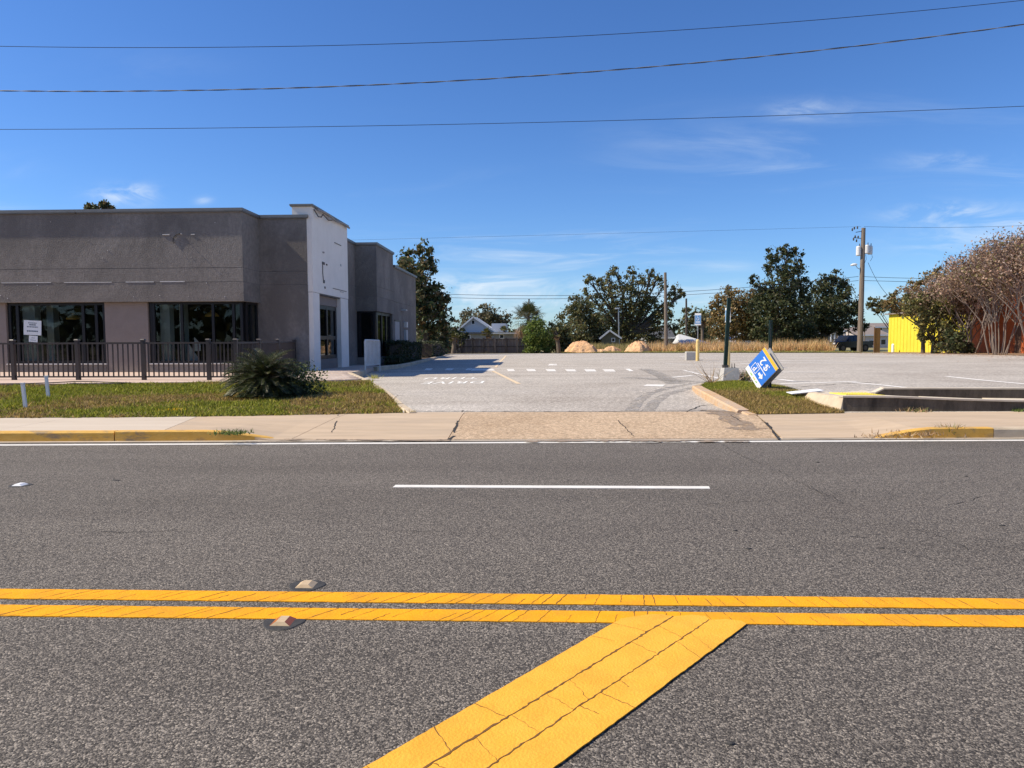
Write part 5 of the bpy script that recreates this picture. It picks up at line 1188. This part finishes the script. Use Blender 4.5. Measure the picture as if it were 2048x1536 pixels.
# ================================================================== BACKGROUND THINGS
# dirt piles
def mound(px, py, Y, w, h, d, label, seed, name="dirt_pile", mtl="clay_dirt"):
    b = aty(px, py, Y); b.z = float(lot_z(b.x, Y)) - .05; rg = np.random.default_rng(seed); n, k = 36, 16; m = MB(); ph = rg.uniform(0, 6, 6)
    for i in range(k + 1):
        r = 1 - i / k
        for j in range(n):
            a = 2 * math.pi * j / n; rr2 = r * (1 + .13 * math.sin(2 * a + ph[0]) + .09 * math.sin(5 * a + ph[1]) + .05 * math.sin(9 * a + ph[2] + 3 * r)); hz = .86 * h * (1 - r ** 2.3) * (1 + .10 * math.sin(2 * a + ph[3] + 3 * r) * r + .14 * math.sin(3 * a + ph[4] - 7 * r) * r) + rg.normal(0, .03 * h) * (r < .98)
            m.v.append((b.x + w * rr2 * math.cos(a) + rg.normal(0, .02) * w * r, b.y + d * rr2 * math.sin(a), b.z + max(0, hz)))
    for i in range(k):
        for j in range(n): a0, a1 = i * n + j, i * n + (j + 1) % n; m.f.append((a0, a1, a1 + n, a0 + n))
    m.f.append(tuple(range(k * n, (k + 1) * n))); return m.build(name, mtl, None, label, "dirt pile", "orange dirt piles behind the lot")
mound(1163, 705.5, 73.4, 1.75, 1.45, 1.4, "leftmost orange dirt pile next to the dark shrubby tree", 1)
mound(1200, 706, 72.9, .9, .5, .7, "lowest pale dirt heap right of the leftmost pile", 2)
mound(1223, 705.5, 73.6, 1.05, .85, .9, "small pale dirt heap in the middle of the piles", 3)
mound(1277, 705.5, 73.4, 1.5, 1.4, 1.2, "orange dirt pile left of the plain wooden pole", 4)
# wooden fence
fx0, fx1 = aty(872, 708, 71).x, aty(1066, 708, 71).x; FYY = 71.4; fence = thing("wooden_fence", ((fx0 + fx1) / 2, FYY, .0), "weathered grey-brown board fence along the back of the lot", "fence")
for k in range(3):
    o = MB().prism([(-.066, -.01), (.066, -.01), (.066, .01), (-.066, .01)], 0, [1.56 + .03 * k, 1.58 + .02 * k, 1.58 + .02 * k, 1.56 + .03 * k]).build("board", "fence_wood", fence, local=True)
    if k == 0: bmeshes = []
    bmeshes.append(o.data); bpy.data.objects.remove(o)
x = fx0; rg = random.Random(2)
while x < fx1:
    o = bpy.data.objects.new("board", rg.choice(bmeshes)); link(o, fence); o.location = (x - fence.location.x, rg.uniform(-.012, .012), rg.uniform(-.06, .04)); o.rotation_euler = (rg.uniform(-.03, .03), rg.uniform(-.012, .012), 0); x += .139
for i in range(9):
    x = fx0 + (fx1 - fx0) * (i + .3) / 8.7
    MB().box(x - .055, x + .055, FYY - .16, FYY - .05, -.1, 1.66).build("fence_post", "fence_rail" if i not in (5, 7) else "fence_wood", fence)
for z in (.72, 1.42): MB().box(fx0, fx1, FYY - .05, FYY - .014, z, z + .09).build("fence_rail", "fence_rail", fence)
# houses
def house(px0, px1, py_eave, py_ridge, Y, dep, wall, roof, label, style="gable_front", windows=(), name="house", trim="trim_white", ridge_px=None, over=.3, porch=None, door=None):
    a, b = aty(px0, py_eave, Y), aty(px1, py_eave, Y); x0, x1, ze = a.x, b.x, a.z; zr = aty((px0 + px1) / 2, py_ridge, Y).z; g0 = float(lot_z((x0 + x1) / 2, Y)) - .1
    t = thing(name, ((x0 + x1) / 2, Y, g0), label, "house"); y1 = Y + dep
    MB().box(x0, x1, Y, y1, g0, ze).build("wall", wall, t); xm = (x0 + x1) / 2 if ridge_px is None else aty(ridge_px, py_ridge, Y).x
    th_ = .14
    if style == "gable_front":
        MB().add([(x0, Y, ze), (x1, Y, ze), (xm, Y, zr - .05)], [(0, 1, 2)]).build("gable", wall, t)
        for s, xe in ((-1, x0 - over), (1, x1 + over)):
            zl = ze - over * (zr - ze) / max(.3, abs(xm - (x0 if s < 0 else x1)))
            q = [(xe, Y - .35, zl), (xm, Y - .35, zr), (xm, y1 + .3, zr), (xe, y1 + .3, zl)]; MB().add(q + [(p[0], p[1], p[2] - th_) for p in q], [(0, 1, 2, 3), (7, 6, 5, 4), (0, 4, 5, 1), (1, 5, 6, 2), (2, 6, 7, 3), (3, 7, 4, 0)]).build("roof", roof, t)
            MB().beam((xe, Y - .38, zl - .06), (xm, Y - .38, zr - .06), .05, .2).build("bargeboard", trim, t)
    elif style == "gable_side":
        ym = (Y + y1) / 2
        for ya, yb in ((Y - .4, ym), (y1 + .4, ym)):
            q = [(x0 - over, ya, ze - .1), (x1 + over, ya, ze - .1), (x1 + over, yb, zr), (x0 - over, yb, zr)]; MB().add(q + [(p[0], p[1], p[2] - th_) for p in q], [(0, 1, 2, 3), (7, 6, 5, 4), (0, 4, 5, 1), (1, 5, 6, 2), (2, 6, 7, 3), (3, 7, 4, 0)]).build("roof", roof, t)
        for xg in (x0, x1): MB().add([(xg, Y, ze), (xg, y1, ze), (xg, ym, zr - .1)], [(0, 2, 1)]).build("gable", wall, t)
        MB().box(x0 - over, x1 + over, Y - .46, Y - .41, ze - .32, ze - .1).build("fascia", trim, t)
    elif style == "hip":
        w_ = x1 - x0; q = [(x0 - over, Y - over, ze), (x1 + over, Y - over, ze), (x1 + over, y1 + over, ze), (x0 - over, y1 + over, ze), (xm - w_ * .05, (Y + y1) / 2, zr), (xm + w_ * .05, (Y + y1) / 2, zr)]
        MB().add(q, [(0, 1, 5, 4), (1, 2, 5), (2, 3, 4, 5), (3, 0, 4), (3, 2, 1, 0)]).build("roof", roof, t)
        MB().box(x0 - over, x1 + over, Y - over - .03, Y - over, ze - .16, ze).build("fascia", trim, t)
    else:
        MB().box(x0 - over, x1 + over, Y - .4, y1 + .3, ze, zr).build("roof", roof, t)
    for (wx0, wx1, wy0, wy1) in windows:
        p, q = aty(wx0, wy0, Y - .02), aty(wx1, wy1, Y - .02); f = MB(); e_ = .07
        for X0, X1, Z0, Z1 in ((p.x - e_, p.x, q.z, p.z), (q.x, q.x + e_, q.z, p.z), (p.x - e_, q.x + e_, p.z, p.z + e_), (p.x - e_, q.x + e_, q.z - e_, q.z)): f.box(X0, X1, Y - .07, Y - .003, Z0, Z1)
        f = f.build("window", trim, t); MB().quad((p.x, Y - .012, q.z), (q.x, Y - .012, q.z), (q.x, Y - .012, p.z), (p.x, Y - .012, p.z)).build("pane", "window_dark", f)
    if porch:
        pp0, pp1, ppy, cols = porch; p, q = aty(pp0, ppy, Y - 2), aty(pp1, ppy, Y - 2); MB().box(p.x - .2, q.x + .2, Y - 2.2, Y - .01, p.z, p.z + .18).build("porch_roof", roof, t); MB().box(p.x - .2, q.x + .2, Y - 2.25, Y - 2.202, p.z - .12, p.z + .2).build("fascia", trim, t)
        for k in range(cols): xx = p.x + (q.x - p.x) * k / (cols - 1); MB().box(xx - .08, xx + .08, Y - 2.15, Y - 1.99, g0, p.z - .001).build("porch_column", trim, t)
        for k in range(int((q.x - p.x) / .35)): xx = p.x + .2 + k * .35; MB().box(xx - .02, xx + .02, Y - 2.1, Y - 2.06, g0 + .2, g0 + 1.05).build("porch_baluster", trim, t)
    return t
hA = house(914, 988, 661, 633, 95, 9, "siding_pale", "roof_pale", "pale blue-grey gabled house behind the wooden fence", windows=((943.5, 949, 641, 648), (916, 928, 668, 676)), ridge_px=947, over=.25)
house(985, 1010, 664, 647, 100, 6, "trim_white", "trim_white", "plain white box-shaped outbuilding right of the gabled house", style="flat", over=.1, windows=((988, 992, 668, 674),))
house(920, 986, 668, 664.5, 92.3, 2.5, "siding_grey", "roof_dark", "low dark-roofed porch annex in front of the gabled house", style="flat", over=.2, windows=((930, 940, 671, 678),), name="annex")
house(988, 1052, 668, 665, 84, 5, "siding_grey", "roof_pale", "long low grey shed with flat pale roof behind the fence", style="flat", over=.3, windows=((1000, 1007, 670, 676), (1036, 1041, 670, 677)), name="shed")
house(1203, 1238, 673, 660, 90, 4.2, "siding_olive", "roof_dark", "small dark-roofed garden shed behind the middle dirt heap", ridge_px=1219, name="garden_shed", windows=((1224, 1229, 677, 683),))
pA, pB = aty(1203, 673, 89.9), aty(1214, 690, 89.9); 
house(1292, 1346, 673, 655, 106, 8, "siding_grey", "roof_dark", "grey house with dark roof half hidden below the live oak", style="gable_side", windows=((1297, 1303.5, 677, 690), (1305, 1311.5, 677, 690), (1330, 1337, 678, 688)))
house(1361, 1418, 687, 668, 101, 9, "siding_olive", "roof_pale", "house with a pale grey hip roof behind the dry weeds", style="hip", ridge_px=1372, windows=((1368, 1378, 689, 694), (1395, 1404, 689, 694)), trim="roof_dark")
house(1462, 1498, 677, 667, 112, 8, "siding_pale", "roof_pale", "pale grey-roofed house behind the green post", style="gable_side", windows=((1467, 1473, 681, 690), (1480, 1486, 681, 690)))
house(1500, 1534, 682, 671, 108, 8, "trim_white", "roof_dark", "white house with a columned porch under the brown trees", style="gable_side", windows=((1506, 1511, 684, 692), (1521, 1526, 684, 692)), porch=(1496, 1538, 680, 5))
house(1640, 1684, 664, 652, 118, 9, "siding_grey", "roof_dark", "grey two-storey house with white railings behind the pickup", style="gable_side", windows=((1647, 1654, 668, 676), (1672, 1678, 668, 676)), porch=(1662, 1690, 663, 5))
house(1716, 1776, 668, 652, 116, 12, "wall_pinkish", "roof_brown", "long low building with brown roof and pinkish wall behind the pole", style="gable_side", windows=((1737, 1747, 681, 690), (1752, 1757, 679, 691), (1762, 1771, 679, 689)), trim="trim_white")
house(1750, 1800, 652, 645, 132, 8, "wall_pinkish", "roof_brown", "farther brown-roofed building above the long low one", style="gable_side", windows=((1758, 1764, 655, 660),))

# yellow and red building along the right side
YB = thing("painted_building", (36, 62, 0), "long building with a bright yellow end and red brick wall at right", "building")
MB().box(34.4, 46, 58.0, 71.5, -.2, 3.75).build("wall", "yellow_wall", YB, label="bright yellow wall")
for y in np.arange(58.6, 71.4, .62): MB().box(34.365, 34.4, y, y + .05, .0, 3.74).build("batten", "yellow_wall", YB)
MB().box(34.1, 46, 57.9, 71.8, 3.752, 3.86).build("roof", "roof_brown", YB)
MB().box(34.41, 46, 26, 57.9, -.2, 4.85).build("wall", "red_brick", YB, label="red brick wall"); MB().box(34.25, 46.2, 25.8, 57.85, 4.852, 5.02).build("roof_edge", "trim_white", YB)
for y in np.arange(28, 57, 3.4): MB().box(34.36, 34.409, y, y + .3, .0, 4.84).build("pilaster", "red_brick", YB)
for y0_ in (44.5, 51.8):
    f = MB().box(34.37, 34.409, y0_, y0_ + 1.0, .2, 2.3).build("door", "brown_wood", YB); MB().box(34.33, 34.37, y0_ + .1, y0_ + .18, 1.1, 1.25).build("handle", "hardware", f)
t = thing("wooden_gate_post", (33.55, 71.6, -.05), "brown wooden door leaning at the left end of the yellow wall", "wooden door"); MB().box(-.42, .1, -.03, .03, 0, 2.5).build("panel", "brown_wood", t, local=True); MB().box(-.50, -.43, -.05, .05, 0, 2.6).build("post", "brown_wood", t, local=True)
t = thing("white_pipe_bollard", (33.75, 69.2, 0), "short white pipe standing at the corner of the yellow wall", "bollard"); MB().lathe((0, 0, 0), [(.13, 0), (.13, .82), (.08, .9), (.02, .92)], 12).build("pipe", "white_plastic", t, local=True); MB().lathe((0, 0, .0), [(.17, 0), (.17, .06)], 12).build("collar", "block_concrete", t, local=True)
# blue bin
pbn = aty(1120, 706, 79); pbn.z = 0; t = thing("blue_bin", pbn, "blue wheeled bin left of the leftmost dirt pile", "bin"); m = MB(); m.add([(-.25, -.28, 0), (.25, -.28, 0), (.25, .28, 0), (-.25, .28, 0), (-.3, -.34, .95), (.3, -.34, .95), (.3, .34, .95), (-.3, .34, .95)], [(0, 3, 2, 1), (4, 5, 6, 7), (0, 1, 5, 4), (1, 2, 6, 5), (2, 3, 7, 6), (3, 0, 4, 7)]); m.build("body", "bin_blue", t, local=True); MB().bev(-.32, .32, -.36, .38, .952, 1.04, .03).build("lid", "bin_blue", t, local=True)

# poles
def pole(px, py_base, py_top, Y, r, label, mtl="pole_wood", lean=0.0, name="utility_pole", cat="pole"):
    b = aty(px, py_base, Y); b.z = float(lot_z(b.x, Y)) - .05; tp = aty(px + lean, py_top, Y); t = thing(name, b, label, cat)
    MB().tube([b, b.lerp(tp, .5), tp], [r * 1.15, r, r * .8], 10).build("shaft", mtl, t); return t, b, tp
up1, ub, ut = pole(1719.5, 705, 456, 73.5, .24, "tall wooden utility pole with three grey transformers and a street light", lean=7.5)
def on_pole(py): k = (py - 456) / (705 - 456); return ut.lerp(ub, k)
for dx, dy, y0_, y1_ in ((-.42, .0, 492, 511), (.36, -.12, 490, 507), (.80, .18, 491, 508)):
    c0 = on_pole(y1_) + Vector((dx, dy, 0)); h = (y1_ - y0_) * 73.5 / FPX; c = MB().lathe(tuple(c0), [(.20, 0), (.235, .05), (.235, h - .12), (.19, h - .03), (.05, h)], 14).build("transformer", "transformer", up1)
    MB().tube([c0 + Vector((.05, -.05, h - .02)), c0 + Vector((.06, -.06, h + .22))], [.05, .03], 6).build("bushing", "hardware", c)
MB().beam(on_pole(500) + Vector((-.5, 0, 0)), on_pole(500) + Vector((.95, .1, 0)), .1).build("transformer_bracket", "hardware", up1)
MB().beam(on_pole(462), on_pole(462) + Vector((-.75, 0, -.12)), .06).build("crossarm", "hardware", up1); MB().beam(on_pole(477), on_pole(477) + Vector((-.95, 0, .1)), .06).build("crossarm", "hardware", up1)
for dx, py in ((-.5, 474), (-.8, 473), (-.95, 478), (-.65, 481), (-.9, 456), (-1.1, 459), (-.6, 455)): c0 = on_pole(py) + Vector((dx, 0, 0)); MB().lathe(tuple(c0), [(.04, -.14), (.09, -.05), (.05, 0), (.09, .06), (.04, .14)], 8).build("insulator", "hardware", up1)
m = MB(); m.tube([on_pole(540), on_pole(536) + Vector((-.5, 0, .05)), on_pole(529) + Vector((-.7, 0, 0))], .03, 6); arm = m.build("lamp_arm", "galvanised", up1)
m = MB(); m.lathe((0, 0, 0), [(.02, -.12), (.16, -.1), (.19, 0), (.12, .1), (.03, .14)], 12); c0 = on_pole(528) + Vector((-.85, 0, -.03)); m.v = [(c0.x + v[0] * 1.9, c0.y + v[1], c0.z + v[2] + v[0] * .25) for v in m.v]; m.build("lamp_head", "lamp_head", arm)
for dx, y0_, y1_ in ((.25, 508, 528), (.85, 508, 522)): MB().tube([on_pole(y0_) + Vector((dx, -.1, 0)), on_pole((y0_ + y1_) / 2) + Vector((dx + .05, -.15, 0)), on_pole(y1_) + Vector((dx - .12, -.1, 0))], .018, 4).build("drop_cable", "cable", up1)
pole(1332.5, 705, 545, 74, .17, "plain wooden pole without wires at the back of the lot", lean=-2)
pole(1373, 697, 597, 106, .16, "thin dark wooden pole in front of the pale hip roof", "pole_wood_dark", lean=-.5)
pole(1058, 690, 598, 118, .16, "distant dark pole rising behind the cabbage palm", "pole_wood_dark")
pole(1473, 697, 640, 98, .07, "thin pale pole among the brown trees", "galvanised", name="thin_pole")
lp, lb, lt = pole(1238.5, 693, 618, 96, .09, "grey lamp post with a pale head in front of the live oak", "galvanised", lean=-1.5, name="lamp_post", cat="lamp post")
MB().box(lt.x - .45, lt.x + .1, lt.y - .15, lt.y + .15, lt.z, lt.z + .16).build("lamp_head", "lamp_head", lp)
for px, pt in ((1697, 648), (1675, 655), (1729, 656)): pole(px, 697, pt, 112, .09, "thin distant post above the pickup roof" if px == 1697 else ("thin distant post beside the white railings" if px == 1675 else "thin distant post just right of the utility pole"), "pole_wood", name="thin_pole")

# overhead lines
def wire(ctrl, Y, r, label, mtl="cable", deg=2, x0=-900, x1=2950, n=60, twist=False, group="overhead wires crossing the sky"):
    xs_ = [c[0] for c in ctrl]; k = np.polyfit(xs_, [c[1] for c in ctrl], deg); pts = [aty(x, float(np.polyval(k, x)), Y) for x in np.linspace(x0, x1, n)]
    t = thing("power_line", pts[len(pts) // 2], label, "power line", group)
    if not twist: MB().tube(pts, r, 5).build("conductor", mtl, t)
    else:
        fine = resample(pts, .06)
        for s in (0, math.pi):
            MB().tube([p + Vector((0, math.cos(i * .32 + s), math.sin(i * .32 + s))) * r * .9 for i, p in enumerate(fine)], r * .8, 4).build("conductor", mtl if s else "cable_pale", t)
    return t
wire([(0, 93), (300, 95), (700, 89), (1100, 75), (1500, 52), (1800, 25), (2048, 0)], 17, .0068, "highest thin black wire sagging across the sky")
wire([(0, 182), (300, 181), (700, 172), (1000, 157), (1400, 125), (1700, 93), (2048, 49)], 16.5, .0095, "thick twisted cable crossing the sky between two thin wires", twist=True)
wire([(0, 259), (500, 255), (1000, 246), (1500, 234), (2048, 212)], 16, .006, "lowest of the three near wires crossing the sky")
FW = "distant wires behind the lot"
wire([(880, 588), (1100, 591), (1360, 584), (1500, 574), (1717, 553)], 75, .022, "upper distant wire left of the utility pole", x0=820, x1=1717, n=24, group=FW)
wire([(880, 595), (1100, 597), (1360, 591), (1500, 581), (1717, 561)], 75, .022, "lower distant wire left of the utility pole", x0=820, x1=1717, n=24, group=FW)
wire([(1722, 553), (1800, 556), (1900, 557)], 74.5, .022, "upper distant wire right of the utility pole", x0=1722, x1=2200, n=16, group=FW)
wire([(1722, 561), (1800, 563), (1900, 565)], 74.5, .022, "lower distant wire right of the utility pole", x0=1722, x1=2200, n=16, group=FW)
wire([(1728, 453), (1850, 455), (2048, 451)], 74.2, .013, "thin wire leaving the top of the utility pole to the right", x0=1728, x1=2300, n=16, group=FW)
wire([(1724, 453), (1400, 462), (1100, 470)], 74.2, .009, "thin wire leaving the top of the utility pole to the left", x0=700, x1=1722, n=20, group=FW)
wire([(1736, 525), (1752, 558), (1775, 590)], 73, .02, "slanting service wire dropping from the transformers to the yellow wall", x0=1736, x1=1776, n=10, group=FW)

# vehicles
def vehicle(name, p, rz, paint, label, pickup, cat):
    t = thing(name, p, label, cat, rz=rz); w = .93; L = 2.35
    prof = [(-L, .45), (-L, .80), (-L + .08, 1.02), (-L + 1.25, 1.12)]; bodyp = prof + [(L - .02, 1.14), (L, 1.0), (L, .45)]
    m = MB(); n = len(bodyp); m.v = [(x, -w, z) for x, z in bodyp] + [(x, w, z) for x, z in bodyp]; m.f = [tuple(range(n)), tuple(range(n, 2 * n))[::-1]] + [(i, i + n, (i + 1) % n + n, (i + 1) % n) for i in range(n)]; m.build("body", paint, t, local=True)
    x0, x1 = -L + 1.2, (.75 if pickup else L - .15); cb_ = [(x0, 1.115), (x0 + .62, 1.74), (x1 - .28, 1.80), (x1, 1.125)]; m = MB(); n = 4; ins = (0, .13, .13, 0); m.v = [(x, -w + .02 + i_, z) for (x, z), i_ in zip(cb_, ins)] + [(x, w - .02 - i_, z) for (x, z), i_ in zip(cb_, ins)]; m.f = [(0, 1, 2, 3), (7, 6, 5, 4)] + [(i, i + 4, (i + 1) % 4 + 4, (i + 1) % 4) for i in range(4)]; m.build("cabin", paint, t, local=True)
    xm = (x0 + x1) / 2 + .05
    for s in (-1, 1):
        for a0, a1, b0, b1 in ((x0 + .22, xm - .05, x0 + .66, xm - .05), (xm + .05, x1 - .12, xm + .05, x1 - .34)):
            q = [(a0, s * (w - .005), 1.2), (a1, s * (w - .005), 1.2), (b1, s * (w - .117), 1.68), (b0, s * (w - .117), 1.68)]; MB().quad(*q).build("side_window", "window_dark", t, local=True)
    MB().quad((x0 + .06, -w + .14, 1.19), (x0 + .06, w - .14, 1.19), (x0 + .56, w - .22, 1.70), (x0 + .56, -w + .22, 1.70)).build("windscreen", "window_dark", t, local=True)
    for s in (-1, 1):
        for x in (-L + .85, L - .95):
            m = MB(); r = .40; k = 18; ring = [(x + r * math.cos(2 * math.pi * i / k), .40 + r * math.sin(2 * math.pi * i / k)) for i in range(k)]; ya, yb = s * (w - .22), s * (w + .03); m.v = [(a, ya, b) for a, b in ring] + [(a, yb, b) for a, b in ring]; m.f = [tuple(range(k)), tuple(range(k, 2 * k))[::-1]] + [(i, (i + 1) % k, (i + 1) % k + k, i + k) for i in range(k)]; wh = m.build("wheel", "tyre", t, local=True)
            m = MB(); ring = [(x + .24 * math.cos(2 * math.pi * i / k), .40 + .24 * math.sin(2 * math.pi * i / k)) for i in range(k)]; m.v = [(a, s * (w + .034), b) for a, b in ring]; m.f = [tuple(range(k))]; m.build("rim", "hardware", wh, local=True)
        MB().box(-L - .02, -L + .05, s * .55 - .18, s * .55 + .18, .82, .98).build("headlight", "head_lamp", t, local=True); MB().box(L - .03, L + .02, s * .75 - .1, s * .75 + .1, .80, 1.05).build("tail_light", "tail_lamp", t, local=True); MB().box(x0 + .35, x0 + .5, s * (w + .1) - .1, s * (w + .1) + .1, 1.2, 1.36).build("mirror", paint, t, local=True)
    MB().box(-L - .07, -L + .1, -w + .05, w - .05, .42, .66).build("front_bumper", "hardware", t, local=True); MB().box(L - .1, L + .06, -w + .05, w - .05, .42, .62).build("rear_bumper", "chrome", t, local=True); MB().box(-L - .025, -L + .02, -.4, .4, .70, .98).build("grille", "hardware", t, local=True)
pv = aty(1697, 703, 80); pv.z = 0; vehicle("pickup_truck", pv, R_(17), "car_dark", "dark navy pickup parked behind the utility pole", True, "pickup")
pv = aty(1480, 697, 101); pv.z = 0; vehicle("parked_car", pv, R_(8), "car_white", "white car half hidden by dry weeds under the brown trees", False, "car")

# a line of distant wood closing the horizon
Ps = []; rg = np.random.default_rng(4)
for x in np.arange(-140, 230, 2.2):
    y = 165 + rg.uniform(-12, 25); h = rg.uniform(2.6, 4.6); n = 46; Ps.append(np.column_stack([x + rg.normal(0, 2.2, n), y + rg.normal(0, 2, n), rg.uniform(0, 1, n) ** .8 * h]))
P = np.concatenate(Ps); np_mesh("distant_wood", diamonds(P, 1.5, .7), 4, tones(len(P), FAR_ + DARK), "leaf", None, kind="stuff", label="far dark line of woods behind the houses", cat="woods")

Ps = []
for x in np.arange(-90, 60, 1.6):
    y = -34 + rg.uniform(-8, 4); h = rg.uniform(6, 11); n = 60; Ps.append(np.column_stack([x + rg.normal(0, 1.8, n), y + rg.normal(0, 1.8, n), .5 + rg.uniform(0, 1, n) * h]))
P = np.concatenate(Ps); np_mesh("roadside_wood", diamonds(P, 1.3, .7), 4, tones(len(P), OLIVE + DARK), "leaf", None, kind="stuff", label="row of trees across the road, mirrored in the shop windows", cat="woods")

hp = [onz(px, py, PZ + .012) for px, py in ((-120, 768), (0, 767.5), (60, 767), (110, 765), (150, 763), (185, 763), (220, 764.5), (262, 765.5), (240, 767), (190, 767.5), (140, 767))]
hose = thing("garden_hose", hp[5], "thin black hose lying loose along the patio edge", "hose"); MB().tube(resample(hp, .2), .012, 6).build("hose_tube", "cable", hose)
weed(350, 822, .17, .05, 60, "small cluster of yellow leaves in the lawn near the sidewalk", [(.45, .30, .02), (.38, .27, .03)], spread=.10, w=.03)
weed(335, 812, .19, .05, 50, "scatter of orange-tan leaves in the lawn behind the yellow cluster", [(.36, .2, .08), (.28, .2, .09)], spread=.22, w=.03)
